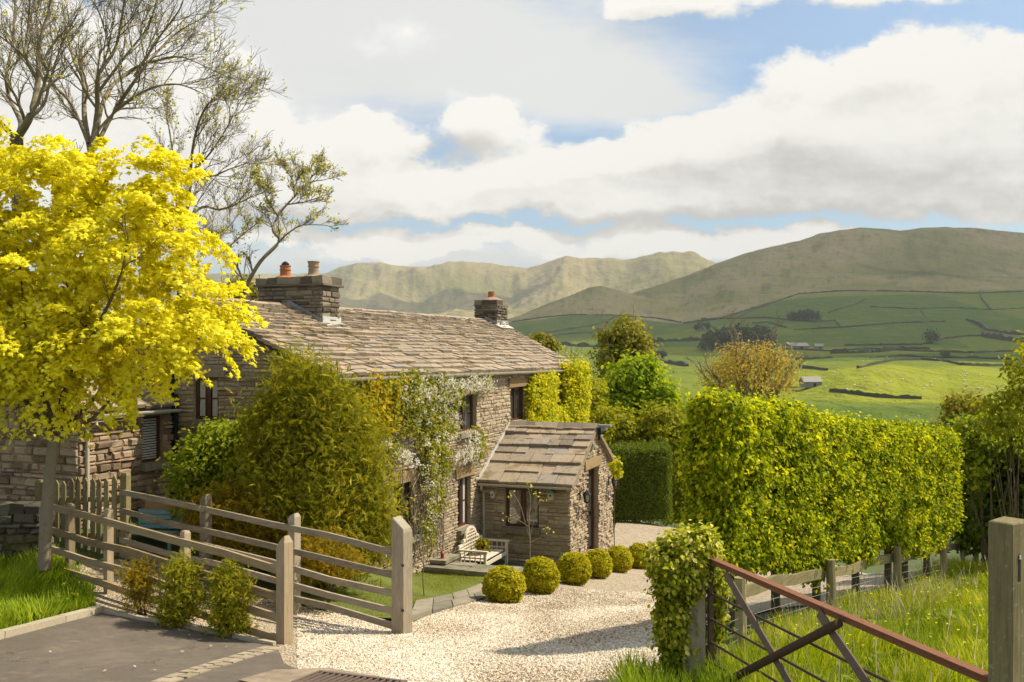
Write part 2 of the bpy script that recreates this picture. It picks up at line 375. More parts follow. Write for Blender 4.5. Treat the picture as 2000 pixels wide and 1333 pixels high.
M['shrub'] = leafmat('bright_shrub_leaves', [(.06,.085,.007),(.13,.165,.010),(.22,.255,.015),(.33,.335,.04)], .5, (1.2,1.15,.5), .3)
M['creeper'] = leafmat('creeper_leaves', [(.10,.12,.010),(.21,.20,.012),(.33,.27,.016),(.44,.30,.022)], .45, (1.2,1.05,.5))
M['clematis'] = leafmat('clematis_leaves', [(.08,.10,.012),(.15,.165,.02),(.23,.225,.03),(.32,.28,.06)], .45, (1.15,1.1,.55))
M['petal'] = leafmat('white_petals', [(.68,.64,.54),(.82,.79,.70)], .4, (1,1,.9), boost=1)
M['ivy'] = leafmat('ivy_leaves', [(.12,.15,.008),(.24,.265,.010),(.36,.35,.012),(.48,.42,.02)], .4, (1.15,1.1,.45), .35)
M['ivypost'] = leafmat('variegated_ivy_leaves', [(.045,.065,.005),(.10,.125,.006),(.20,.215,.010),(.36,.345,.03),(.56,.50,.18)], .4, (1.1,1.1,.5), .3)
M['hedge'] = leafmat('clipped_hedge_leaves', [(.04,.06,.006),(.075,.10,.008),(.12,.145,.012)], .35, (1.2,1.15,.5), .3)
M['syc'] = leafmat('sycamore_leaves', [(.10,.165,.010),(.17,.235,.012),(.25,.30,.016),(.34,.36,.025)], .5, (1.2,1.15,.45))
M['olive'] = leafmat('olive_leaves', [(.10,.105,.016),(.185,.175,.022),(.28,.25,.04)], .45, (1.15,1.05,.5))
M['oak'] = leafmat('budding_leaves', [(.21,.17,.04),(.32,.25,.05),(.42,.33,.07)], .45, (1.1,1.0,.6))
M['lime'] = leafmat('lime_leaves', [(.12,.14,.010),(.20,.205,.012),(.28,.26,.016)], .5, (1.15,1.1,.5))
M['shadebush'] = leafmat('shaded_bush_leaves', [(.03,.05,.006),(.075,.105,.010),(.14,.175,.016)], .45, (1.2,1.15,.5))  # leaf colour darkened to stand for the shade on the shrubbery
M['bud'] = leafmat('opening_buds', [(.26,.24,.05),(.36,.34,.07),(.46,.43,.10)], .45, (1.1,1.1,.6))
M['buttercup'] = leafmat('buttercups', [(.75,.52,.01),(.85,.65,.02)], .3, (1,1,.5))
M['farwood'] = leafmat('far_wood', [(.022,.036,.014),(.035,.05,.018),(.05,.065,.022)], .2, (1,1,.8))
M['farhedge'] = leafmat('far_hedgerow', [(.035,.04,.02),(.05,.052,.026)], .2, (1,1,.8))
M['fleece'] = plain('fleece', (.70,.66,.56), .95, 0, .1, .2)
M['barnroof'] = plain('pale_barn_roof', (.30,.28,.24), .8)
M['barnwall'] = plain('barn_wall', (.22,.20,.17), .9)
# ------------------------------------------------------------------ terrain
CP = []
def cpx(px, py, z): Y = -z*F/(py-HY); CP.append(((px-HX)*Y/F, Y, z))
for q in [(0,1330,-3.1),(300,1333,-3.1),(640,1325,-3.1),(900,1330,-3.05),(1200,1333,-2.9),(530,1262,-3.48),(190,1200,-3.42),(0,1250,-3.27),
          (555,1258,-3.5),(785,1238,-3.7),(110,1125,-3.35),(985,1175,-4.63),(1121,1140,-5.22),(1112,1110,-5.37),(1209,1116,-5.73),(1283,1100,-6.18),
          (1250,1020,-6.25),(1345,1310,-2.75),(1445,1275,-3.1),(1622,1190,-3.4),(1752,1178,-3.8),(1840,1115,-4.3),(235,1100,-3.3),(800,1165,-4.3),
          (1030,1122,-4.9),(1000,1285,-3.3),(650,1180,-3.84),(90,1120,-3.3)]: cpx(*q)
CP += [(2.95,5.5,-2.65),(0,0,-2.0),(-5,0,-2.2),(5,0,-2.1),(0,4,-2.5),(-7.5,16.4,-2.95),(-6.8,18.6,-3.0),(-9,14,-3.1),(-15,15,-2.9),(-15,5,-2.9),(-8,8.5,-3.1),
       (0,45,-8.5),(10,45,-9.5),(-15,45,-6.5),(15,30,-7.5),(12,18,-4.6),(-15,30,-5),(8,25,-5.9),(12,6,-2.8),(25,15,-4.2),(25,35,-9),(-25,10,-2.6),(-30,30,-4),(30,0,-2),(-25,-8,-2),(20,-8,-1.6),
       (0,-8,-1.6),(-35,50,-6.5),(35,50,-11),(-2.2,20.9,-4.9),(5,20,-4.95)]
CP = np.array(CP)
def _phi(r2): return np.where(r2 > 1e-9, .5*r2*np.log(np.maximum(r2, 1e-9)), 0)
def _rbf():
    n = len(CP); d = ((CP[:, None, :2]-CP[None, :, :2])**2).sum(-1)
    A = np.zeros((n+3, n+3)); A[:n, :n] = _phi(d)+np.eye(n)*.6
    P = np.c_[np.ones(n), CP[:, :2]]; A[:n, n:] = P; A[n:, :n] = P.T
    return np.linalg.solve(A, np.r_[CP[:, 2], 0, 0, 0])
RW = _rbf()
def near(x, y):
    x, y = np.broadcast_arrays(np.asarray(x, float), np.asarray(y, float)); n = len(CP); o = np.zeros(x.shape)
    for i in range(n): o = o+RW[i]*_phi((x-CP[i, 0])**2+(y-CP[i, 1])**2)
    return o+RW[n]+RW[n+1]*x+RW[n+2]*y
RINGS = [
 (60,  [(-900,930),(1000,975),(2900,985)]),
 (110, [(-900,905),(1000,940),(2900,955)]),
 (220, [(-900,880),(1000,905),(2900,910)]),
 (420, [(-900,800),(1000,830),(1600,830),(2900,830)]),
 (560, [(-900,770),(1000,785),(1500,790),(1700,792),(1900,788),(2900,800)]),
 (650, [(-900,755),(1000,768),(1300,768),(1560,775),(1640,752),(1700,742),(1760,752),(1850,758),(1920,748),(2000,752),(2900,765)]),
 (780, [(-900,745),(1000,750),(1300,742),(1480,738),(1600,730),(1680,719),(1740,716),(1800,722),(1880,717),(2000,726),(2900,735)]),
 (1000,[(-900,730),(1000,729),(1300,716),(1500,712),(1700,704),(2000,703),(2900,710)]),
 (1350,[(-900,710),(1000,702),(1300,692),(1500,688),(2000,684),(2900,690)]),
 (1800,[(-900,690),(1000,668),(1300,662),(1500,650),(1700,646),(2000,650),(2900,660)]),
 (2300,[(-900,660),(900,650),(1000,640),(1200,634),(1330,636),(1450,612),(1600,598),(1800,596),(2000,597),(2900,610)]),
 (2650,[(-900,650),(900,645),(1000,628),(1110,616),(1200,615),(1330,622),(1450,590),(1560,573),(1700,566),(2000,566),(2900,580)]),
 (3100,[(-900,650),(900,650),(1000,624),(1060,603),(1110,584),(1150,567),(1175,562),(1210,569),(1260,582),(1330,592),(1450,562),(1600,535),(1800,528),(2000,532),(2900,550)]),
 (4100,[(-900,640),(1000,640),(1100,632),(1200,610),(1250,582),(1310,556),(1350,541),(1400,521),(1480,494),(1560,477),(1600,463),(1640,455),(1680,450),(1720,452),(1760,456),(1800,450),(1850,449),(1900,451),(1960,457),(2000,462),(2100,475),(2900,500)]),
 (5200,[(-900,640),(600,636),(800,628),(1000,628),(1250,616),(1400,575),(2000,540),(2900,540)]),
 (6200,[(-900,600),(600,592),(720,580),(800,592),(900,585),(1000,600),(1100,570),(1180,588),(1230,572),(1300,556),(1400,556),(2900,560)]),
 (7400,[(-900,560),(400,545),(580,545),(640,531),(665,520),(690,517),(740,518),(800,521),(850,521),(900,521),(960,517),(1000,519),(1030,524),(1060,518),(1080,512),(1120,507),(1160,508),(1190,512),(1225,514),(1260,510),(1290,504),(1315,503),(1345,510),(1385,523),(1440,540),(1600,560),(2900,580)]),
 (9000,[(-900,590),(600,580),(1000,560),(1400,560),(2900,600)]),
]
LY = np.log([r[0] for r in RINGS])
def far(x, y):
    x, y = np.broadcast_arrays(np.asarray(x, float), np.asarray(y, float)); sh = x.shape; x, y = x.ravel(), np.maximum(y.ravel(), 1)
    px = HX+F*x/y; l = np.clip(np.log(y), LY[0], LY[-1])
    Z = np.array([(HY-np.interp(px, *zip(*p)))*r/F for r, p in RINGS])
    dl = np.diff(LY)[:, None]; sl_ = np.diff(Z, axis=0)/dl
    T = np.zeros_like(Z); T[0], T[-1] = sl_[0], sl_[-1]
    a, b = sl_[:-1], sl_[1:]; T[1:-1] = np.where(a*b > 0, 2*a*b/np.where(np.abs(a+b) < 1e-9, 1, a+b), 0)
    i = np.clip(np.searchsorted(LY, l, 'right')-1, 0, len(LY)-2); j = np.arange(len(l))
    h = (LY[1:]-LY[:-1])[i]; t = (l-LY[i])/h
    z = (2*t**3-3*t**2+1)*Z[i, j]+(t**3-2*t**2+t)*h*T[i, j]+(-2*t**3+3*t**2)*Z[i+1, j]+(t**3-t**2)*h*T[i+1, j]
    return z.reshape(sh)
def vnoise(x, y, seed=0):
    x, y = np.broadcast_arrays(np.asarray(x, float), np.asarray(y, float))
    xi, yi = np.floor(x).astype(np.int64), np.floor(y).astype(np.int64); fx, fy = x-xi, y-yi
    fx, fy = fx*fx*(3-2*fx), fy*fy*(3-2*fy)
    def h(a, b):
        n = (a*374761393+b*668265263+seed*974634777) & 0x7fffffff
        n = ((n ^ (n >> 13))*1274126177) & 0x7fffffff
        return ((n ^ (n >> 16)) & 0xffff)/65535.0
    return (h(xi, yi)*(1-fx)+h(xi+1, yi)*fx)*(1-fy)+(h(xi, yi+1)*(1-fx)+h(xi+1, yi+1)*fx)*fy
def fbm(x, y, o=5, seed=0, ridge=False):
    s, a = 0, .5
    for k in range(o):
        n = vnoise(x*2**k, y*2**k, seed+k)
        s = s+a*((1-np.abs(2*n-1)) if ridge else n); a *= .5
    return s
def terrain(x, y):
    x, y = np.asarray(x, float), np.asarray(y, float)
    w = np.clip((y-38)/22, 0, 1); w = w*w*(3-2*w)
    zn = near(np.where(y < 62, x, 0), np.where(y < 62, y, 20))
    zf = far(x, np.maximum(y, 30))
    g = np.clip((y-2700)/1500, 0, 1)
    px = HX+F*x/np.maximum(y, 1)
    gul = (fbm(x/620.0+.35*fbm(x/900., y/900., 3, 17), y/1500.0, 5, 7, True)-.5)*g*np.interp(y, [4200, 5500], [70, 190])+(fbm(x/210., y/260., 4, 23, True)-.5)*g*np.interp(y, [4200, 5500], [34, 60])
    und = (fbm(x/240., y/240., 3, 3)-.45)*np.clip((y-300)/1500, 0, 1)*26*np.clip(1-(y-2500)/4000, .3, 1)
    keep = np.interp(np.log(np.maximum(y, 1)), [LY[0], np.log(3600), np.log(4100), np.log(4600), np.log(6900), np.log(7400), np.log(8000)], [1, 1, .16, 1, 1, .12, 1])
    return zn*(1-w)+(zf+(gul+und)*keep)*w
def hit(px, py, y0=4., y1=9000.):           # where a sight line meets the ground
    ys = np.geomspace(y0, y1, 2600); x = (px-HX)*ys/F; z = (HY-py)*ys/F
    d = z-terrain(x, ys); k = np.nonzero(d < 0)[0]
    k = k[0] if len(k) else len(ys)-1
    if k > 0:
        t = d[k-1]/(d[k-1]-d[k]+1e-12); Y = ys[k-1]+t*(ys[k]-ys[k-1])
    else: Y = ys[0]
    xx = (px-HX)*Y/F
    return np.array([xx, Y, float(terrain(np.array([xx]), np.array([Y]))[0])])
def tz(x, y): return float(terrain(np.array([float(x)]), np.array([float(y)]))[0])
def grid_mesh(name, Xg, Yg, Zg, mat, kind='structure', smooth=True, attrs=None):
    n, m = Xg.shape; V = np.stack([Xg, Yg, Zg], -1).reshape(-1, 3)
    i = (np.arange(n-1)[:, None]*m+np.arange(m-1)[None]).ravel()
    Fq = np.stack([i, i+1, i+m+1, i+m], 1)
    mb = MB(); mb.V = [V]; mb.A = [np.full(len(V), .5)]; mb.LF = [Fq]; mb.n = len(V)
    o = mb.build(name, mat, smooth=smooth)
    for k, a in (attrs or {}).items():
        at = o.data.attributes.new(k, 'FLOAT', 'POINT'); at.data.foreach_set('value', a.astype(np.float32).ravel())
    return tag(o, kind=kind)
gx, gy = np.meshgrid(np.arange(-46, 46.01, .4), np.arange(-10, 60.8, .4), indexing='xy')
grid_mesh('ground', gx, gy, terrain(gx, gy)-.03, M['turf'])

def hillmat():
    m, nt, bs = new_mat('fells_and_fields'); p = objco(nt)
    strk = attr(nt, 'streak')
    moor, fld, val = attr(nt, 'moor'), attr(nt, 'field'), attr(nt, 'warm')
    n1 = noise(nt, p, .004, 8, .62); n2 = noise(nt, p, .02, 7, .65); n3 = noise(nt, p, .0015, 5, .6)
    mp = nt.nodes.new('ShaderNodeMapping'); mp.inputs['Scale'].default_value = (.012, .004, .02); nt.links.new(p, mp.inputs[0])
    n4 = noise(nt, mp.outputs[0], 1.0, 7, .65)
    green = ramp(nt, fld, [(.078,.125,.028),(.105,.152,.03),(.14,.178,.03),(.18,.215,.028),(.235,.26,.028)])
    green = mixc(nt, X(nt, n2.outputs[0]).step(.45,.7)*.45, green, (.19,.175,.06))
    moorc = ramp(nt, (X(nt, n4.outputs[0])*.35+X(nt, n1.outputs[0])*.3+strk*.45-.535)*1.25+.5, [(.34,(.12,.125,.05)),(.43,(.19,.18,.075)),(.50,(.255,.22,.10)),(.58,(.29,.245,.125)),(.70,(.18,.14,.08))])
    moorc = mixc(nt, X(nt, n3.outputs[0]).step(.42,.6)*.55, moorc, (.13,.15,.04))
    c = mixc(nt, moor, green, moorc)
    c = mixc(nt, val, c, (.27,.21,.115))
    nt.links.new(c, bs.inputs['Base Color']); bs.inputs['Roughness'].default_value = 1; bs.inputs['Specular IOR Level'].default_value = 0
    bump(nt, bs, X(nt, n2.outputs[0])*.6+X(nt, n4.outputs[0])*.4, 1.0, 30.0)
    return m
def hills():
    pxs = np.concatenate([np.arange(-900, 480, 40), np.arange(480, 2080, 3.2), np.arange(2080, 2901, 40)])
    ys = np.concatenate([np.geomspace(59, 400, 40)[:-1], np.geomspace(400, 2200, 150)[:-1], np.geomspace(2200, 9000, 190)])
    P, Y = np.meshgrid(pxs, ys); Xg = (P-HX)*Y/F; Z = terrain(Xg, Y)-.06
    my = np.interp(P, [-900,900,1000,1110,1200,1330,1400,1500,1560,1650,1800,2000,2900], [2300,2300,2560,2650,2640,2380,2330,2560,2600,2640,2560,2640,2600])
    moor = np.clip((Y-my)/40+(fbm(Xg/90, Y/90, 4, 11)-.47)*2.2+.5, 0, 1)
    rs = np.random.default_rng(5); c = np.c_[rs.uniform(-3500, 4000, 260), np.exp(rs.uniform(np.log(150), np.log(3400), 260))]; cv = rs.uniform(0, 1, 260)
    q = np.stack([Xg.ravel(), np.log(Y.ravel())*900], 1); cc = np.c_[c[:, 0], np.log(c[:, 1])*900]
    idx = np.zeros(len(q), int); best = np.full(len(q), 1e18)
    for k in range(len(cc)):
        d = ((q-cc[k])*[1, 2.0])**2; d = d.sum(1)*(1.0); w = d < best; best[w] = d[w]; idx[w] = k
    fld = cv[idx].reshape(P.shape)*.65
    bright = np.exp(-(((P-1790)/280)**2))*np.clip((Y-520)/60, 0, 1)*np.clip((830-Y)/60, 0, 1)  # sunlight on the pasture, put into the field colour
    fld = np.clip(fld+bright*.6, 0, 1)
    warm = np.clip((Y-6200)/900, 0, 1)*.55*np.clip(fbm(P/130, Y/900, 4, 21)*2.4-.6, 0, 1)
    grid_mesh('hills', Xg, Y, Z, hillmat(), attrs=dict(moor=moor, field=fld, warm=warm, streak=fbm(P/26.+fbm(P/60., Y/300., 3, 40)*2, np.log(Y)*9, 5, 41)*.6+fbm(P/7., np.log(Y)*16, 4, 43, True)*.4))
hills()

# ------------------------------------------------------------------ sheets laid on the ground
def sheet(name, poly, mat, dz=.02, sp=.5, kind='structure', zf=None, thick=0):
    poly = [Vector((float(p[0]), float(p[1]))) for p in poly]; n = len(poly); den = []
    for i in range(n):
        a, b = poly[i], poly[(i+1) % n]; k = max(1, int((b-a).length/sp))
        den += [a.lerp(b, t/k) for t in range(k)]
    n = len(den); x0, x1 = min(p.x for p in den), max(p.x for p in den); y0, y1 = min(p.y for p in den), max(p.y for p in den)
    pts = list(den)
    for yy in np.arange(y0+sp*.5, y1, sp):
        for xx in np.arange(x0+sp*.5, x1, sp): pts.append(Vector((xx+random.uniform(-.05, .05)*sp, yy+random.uniform(-.05, .05)*sp)))
    v, e, f, *_ = delaunay_2d_cdt(pts, [(i, (i+1) % n) for i in range(n)], [], 1, 1e-4)
    V = np.array([(p.x, p.y, 0) for p in v]); V[:, 2] = (terrain(V[:, 0], V[:, 1]) if zf is None else zf(V[:, 0], V[:, 1]))+dz
    mb = MB(); mb.add(V, [tuple(q) for q in f])
    o = mb.build(name, mat, smooth=True); return tag(o, kind=kind)
def pxpoly(L): return [hit(*q)[:2] for q in L]
random.seed(3)
lane = pxpoly([(640,1333),(555,1300),(542,1266),(360,1230),(198,1200),(0,1252),(-200,1310)])+[(-9,4.5),(-1,4.5)]
sheet('lane', lane, M['asphalt'], .02, .4)
drive = pxpoly([(600,1333),(515,1295),(545,1262),(360,1227),(206,1198),(150,1150),(105,1112),(235,1092),(400,1135),(560,1180),(650,1197),(780,1228),(880,1190),(955,1160),(1075,1135),(1150,1125),(1200,1095)])
g1 = [(2.3,26.3),(3.2,30),(4.2,36.5),(6.5,37.5),(11,34),(13,26),(10.6,18.6),(7.3,17.2),(4.3,13.9),(1.9,11.2),(1.45,9.2),(1.25,7.2),(1.0,4.6),(-1.0,4.6)]
sheet('gravel_drive', drive+g1, M['gravel'], .0, .45)
sheet('concrete_apron', pxpoly([(465,1335),(535,1315),(640,1311),(740,1328),(790,1338)])+[(-.7,7.9),(-1.6,7.9)], M['concrete'], .034, .3)
lawnp = pxpoly([(560,1120),(600,1190),(690,1205),(770,1210),(820,1178),(960,1128),(955,1118),(830,1117),(640,1120)])
sheet('lawn', lawnp, M['lawn'], .015, .4)
HD, HP = np.array([.3396, .9406, 0]), np.array([.9406, -.3396, 0])   # along the cottage, and out from its front
J = np.array([-.86, 24.65, 0])
def W(t, q, z): return J+HD*t+HP*q+np.array([0, 0, z])
sheet('flower_bed', [W(-7.4,.05,0)[:2], W(-4.9,.05,0)[:2], hit(830,1115)[:2], hit(640,1120)[:2], hit(470,1120)[:2], hit(330,1000)[:2], (-5.5,17.2)], M['soil'], .02, .4)
# loose stones over the part of the drive nearest the camera
def pebbles():
    rg = np.random.default_rng(1); poly = np.array([(p[0], p[1]) for p in drive+g1])
    P = np.c_[rg.uniform(-3.4, 3.2, 330000), 4.8+rg.power(1.0, 330000)*15]
    P = P[rg.random(len(P)) < np.clip(1.25-(P[:, 1]-6)/15, .3, 1)]
    ins = np.zeros(len(P), bool); j = len(poly)-1
    for i in range(len(poly)):
        a, b = poly[i], poly[j]; c = ((a[1] > P[:, 1]) != (b[1] > P[:, 1])) & (P[:, 0] < (b[0]-a[0])*(P[:, 1]-a[1])/(b[1]-a[1]+1e-12)+a[0]); ins ^= c; j = i
    P = P[ins]; ok = np.abs((P[:, 0]*F/P[:, 1]+HX)-1000) < 420; P = P[ok][:120000]; n = len(P)
    z = terrain(P[:, 0], P[:, 1]); s = rg.uniform(.007, .017, n)*(1+.02*P[:, 1])
    tv = np.array([(1,0,0),(-.9,.2,0),(.1,1,0),(-.1,-.9,0),(.1,.1,.75),(0,0,-.6)]); tf = [(0,2,4),(2,1,4),(1,3,4),(3,0,4)]
    a = rg.uniform(0, 6.28, n); t = np.c_[np.cos(a), np.sin(a), np.zeros(n)]
    nn = np.c_[rg.normal(0, .35, n), rg.normal(0, .35, n), np.ones(n)]
    mb = MB(); mb.leaves(np.c_[P, z+s*.4], nn, t, s, (tv, tf), np.clip(rg.random(n)**.9+(fbm(P[:,0]*1.1, P[:,1]*.7, 4, 31)-.47)*.9-.25*np.exp(-((P[:,0]-.1*P[:,1]+.9)/.28)**2)*(vnoise(P[:,0]*2,P[:,1]*.6,5)), 0, 1))
    tag(mb.build('gravel', M['pebble']), 'loose cream gravel covering the drive', 'gravel', kind='stuff')
pebbles()
def strip(name, pts, w, h, mat, seg=.9, r=None, lift=0.0, kind='structure', gap=.012, group=None):
    rg = np.random.default_rng(len(pts)*7+int(h*100)); mb = MB(); pts = np.array(pts, float)
    for a, b in zip(pts[:-1], pts[1:]):
        L = np.linalg.norm(b[:2]-a[:2]); k = max(1, int(round(L/seg)))
        for i in range(k):
            p = a+(b-a)*(i/k); q = a+(b-a)*((i+1)/k); d = (q-p)/np.linalg.norm(q[:2]-p[:2])
            p = p[:2]+d[:2]*gap/2; q = q[:2]-d[:2]*gap/2
            P, Q = np.r_[p, tz(*p)+h/2-.05+lift], np.r_[q, tz(*q)+h/2-.05+lift]
            mb.bar(P, Q, w, h+.1, rg.random())
    return tag(mb.build(name, mat), kind=kind)
strip('kerb', [hit(-150,1292)[:2], hit(0,1250)[:2], hit(120,1218)[:2], hit(196,1198)[:2]], .13, .10, M['kerb'], .9)
strip('edging_kerb', [hit(200,1199)[:2], hit(360,1228)[:2], hit(537,1264)[:2]], .055, .06, M['kerb'], 1.2)
def setts():
    rg = np.random.default_rng(4); mb = MB()
    a, b = hit(536,1268), hit(330,1333); b = b+(b-a)*.25; d = (b-a)[:2]; L = np.linalg.norm(d); d = d/L; nrm = np.array([-d[1], d[0]])
    for row in (0, 1):
        s = 0
        while s < L:
            w = rg.uniform(.16, .27); c = a[:2]+d*(s+w/2)+nrm*((row-.5)*.125+rg.normal(0, .006))
            z = tz(*c)
            top = np.array([(c+d*i*(w-.02)/2+nrm*j*.055) for j in (-1, 1) for i in (-1, 1)])+rg.normal(0, .004, (4, 2))
            zs = [tz(*p) for p in top]; e = rg.normal(0, .002); v = [(*p, k-.03) for p, k in zip(top, zs)]+[(*(c[:2]+(p-c[:2])*.95), k+.034+e) for p, k in zip(top, zs)]
            mb.add(v, [(4,5,7,6),(0,1,5,4),(2,6,7,3),(0,4,6,2),(1,3,7,5)], rg.random()); s += w
    tag(mb.build('setts', M['setts']), kind='structure')
setts()
def drain():
    a, b = hit(597,1334), hit(770,1356); L = np.linalg.norm((b-a)[:2]); d = (b-a)/L; n = np.array([-d[1], d[0], 0]); c = (a+b)/2; c[2] = tz(c[0], c[1])
    t = thing('drain_grate', c, 'dark cast iron slotted drain grate let into the concrete by the drive', 'drain')
    mb = MB(); w = .34; z = np.array([0, 0, .045])
    for s in (-1, 1): mb.box(c+z-n*.0+n*s*w/2, d*L, n*.035, (0, 0, .05))
    for s in (-1, 1): mb.box(c+z+d*s*(L/2-.015), d*.035, n*(w-.035), (0, 0, .05))
    for i in range(13): mb.box(c+z+d*(-L/2+(i+1)*L/14)-n*0, d*.022, n*(w-.036), (0, 0, .045))
    mb.build('grate', M['iron_flat'], t)
    mb = MB(); mb.box(c-[0, 0, -.028], d*L*.98, n*w*.98, (0, 0, .012)); mb.build('pit', M['dark'], t)
drain()

def flags(name, corners, rows, cols, dz, th, label=None, seed=0):
    rg = np.random.default_rng(seed); mb = MB(); c = [np.array(q[:2]) for q in corners]   # a,b along; d,c across
    for i in range(rows):
        u0, u1 = i/rows, (i+1)/rows; cs = np.cumsum(rg.uniform(.7, 1.4, cols)); cs = np.r_[0, cs/cs[-1]]
        for k in range(cols):
            q = []
            for (v, u) in ((cs[k], u0), (cs[k+1], u0), (cs[k+1], u1), (cs[k], u1)):
                q.append((c[0]*(1-v)+c[1]*v)*(1-u)+(c[3]*(1-v)+c[2]*v)*u)
            q = np.array(q); m = q.mean(0); q = m+(q-m)*.975; dzz = dz+rg.normal(0, .006)
            z = terrain(q[:, 0], q[:, 1])
            mb.add([(*p, a+dzz-th) for p, a in zip(q, z)]+[(*p, a+dzz) for p, a in zip(m+(q-m)*.985, z)], [(4,5,6,7),(0,1,5,4),(1,2,6,5),(2,3,7,6),(3,0,4,7)], rg.random())
    return tag(mb.build(name, M['flag']), kind='structure')
flags('flagstone_path', [hit(800,1212), hit(958,1168), hit(940,1143), hit(812,1178)], 2, 4, .045, .1, seed=2)
TZ = -5.33
def terrace():
    rg = np.random.default_rng(8)
    def slabs(mb, ts, qs, z, th):
        for i in range(len(ts)-1):
            for k in range(len(qs)-1):
                q = np.array([W(ts[i]+.008, qs[k]+.008, 0), W(ts[i+1]-.008, qs[k]+.008, 0), W(ts[i+1]-.008, qs[k+1]-.008, 0), W(ts[i]+.008, qs[k+1]-.008, 0)])[:, :2]
                zz = z+rg.normal(0, .005)
                mb.add([(*p, zz-th) for p in q]+[(*p, zz) for p in q], [(4,5,6,7),(0,1,5,4),(1,2,6,5),(2,3,7,6),(3,0,4,7)], rg.random())
    mb = MB(); slabs(mb, np.linspace(-2.85, -.02, 5), [.03, .8, 1.5, 2.3], TZ, .4)
    tag(mb.build('terrace', M['flag']), kind='structure')
    mb = MB(); slabs(mb, [-3.62, -3.22, -2.87], [.04, .55, 1.1, 1.7, 2.2, 2.75], -4.77, .09)
    ld = mb.build('stone_ledge', M['flag'], origin=W(-3.2, 1.4, -5.3))
    tag(ld, 'long low raised ledge of pale flagstones between lawn and garden bench', 'ledge')
    mb = MB(); mb.box(W(-3.24, 1.39, -5.16), HD*.66, HP*2.64, (0, 0, .6), .4); mb.build('base', M['stone'], ld)
terrace()
# ------------------------------------------------------------------ masonry
UP = np.array([0, 0, 1.0])
def stones(mb, O, a, n, z0, z1, span, holes=(), hr=(.04, .115), wr=(.10, .36), seed=0, prot=.03, jit=.012):
    """courses of separate stones on the plane O + s*a + z*up, standing out along n; span(z) gives the two ends of a course"""
    rg = np.random.default_rng(seed); z = z0
    while z < z1:
        h = min(rg.uniform(*hr), z1-z+.02); lo, hi = span(z+h*.5)
        if hi-lo > .05:
            ivs = [(lo, hi)]
            for (s0, s1, b0, b1) in holes:
                if min(z+h, b1)-max(z, b0) > h*.3:
                    nv = []
                    for (p, q) in ivs:
                        if s1 <= p or s0 >= q: nv.append((p, q)); continue
                        if s0 > p: nv.append((p, s0))
                        if s1 < q: nv.append((s1, q))
                    ivs = nv
            for (p, q) in ivs:
                s = p
                while s < q-.01:
                    w = rg.uniform(*wr)*(1.0 if h > .1 else 1.15)
                    if q-(s+w) < wr[0]*.7: w = q-s
                    d = abs(rg.normal(prot, prot*.6))+.006; hh = h
                    g = .006
                    b = [(s+g, z+g), (s+w-g, z+g), (s+w-g, z+hh-g), (s+g, z+hh-g)]
                    e0 = s < p+.02; e1 = s+w > q-.02
                    v = [O+a*x+UP*y for x, y in b]
                    i = min(.022, h*.2)
                    ft = [(s+g+(0 if e0 else i), z+g+i), (s+w-g-(0 if e1 else i), z+g+i), (s+w-g-(0 if e1 else i), z+hh-g-i), (s+g+(0 if e0 else i), z+hh-g-i)]
                    for x, y in ft:
                        v.append(O+a*(x+(0 if (e0 and x < s+g+.001) or (e1 and x > s+w-g-.001) else rg.normal(0, jit)))+UP*(y+rg.normal(0, jit*.7))+n*(d+rg.normal(0, .006)))
                    mb.add(v, [(4,5,6,7),(0,1,5,4),(1,2,6,5),(2,3,7,6),(3,0,4,7)], rg.random()); s += w
        z += h
def wallplane(mb, O, a, n, outline, holes, depth=.22):
    """backing wall with real openings (reveals run back by depth): outline is a list of (s, z)"""
    pts = [Vector(p) for p in outline]; k = len(pts); edges = [(i, (i+1) % k) for i in range(k)]
    for (s0, s1, b0, b1) in holes:
        m = len(pts); pts += [Vector(p) for p in ((s0, b0), (s1, b0), (s1, b1), (s0, b1))]; edges += [(m, m+1), (m+1, m+2), (m+2, m+3), (m+3, m)]
    v, e, f, *_ = delaunay_2d_cdt(pts, edges, [], 1, 1e-5)
    keep = []
    for q in f:
        c = sum((v[i] for i in q), Vector((0, 0)))/len(q)
        if not any(s0 < c.x < s1 and b0 < c.y < b1 for (s0, s1, b0, b1) in holes): keep.append(tuple(q))
    mb.add([O+a*p.x+UP*p.y for p in v], keep, .3)
    for (s0, s1, b0, b1) in holes:
        c = [(s0, b0), (s1, b0), (s1, b1), (s0, b1)]
        for i in range(4):
            p, q = c[i], c[(i+1) % 4]
            mb.add([O+a*p[0]+UP*p[1], O+a*q[0]+UP*q[1], O+a*q[0]+UP*q[1]-n*depth, O+a*p[0]+UP*p[1]-n*depth], [(0, 1, 2, 3)], .45)
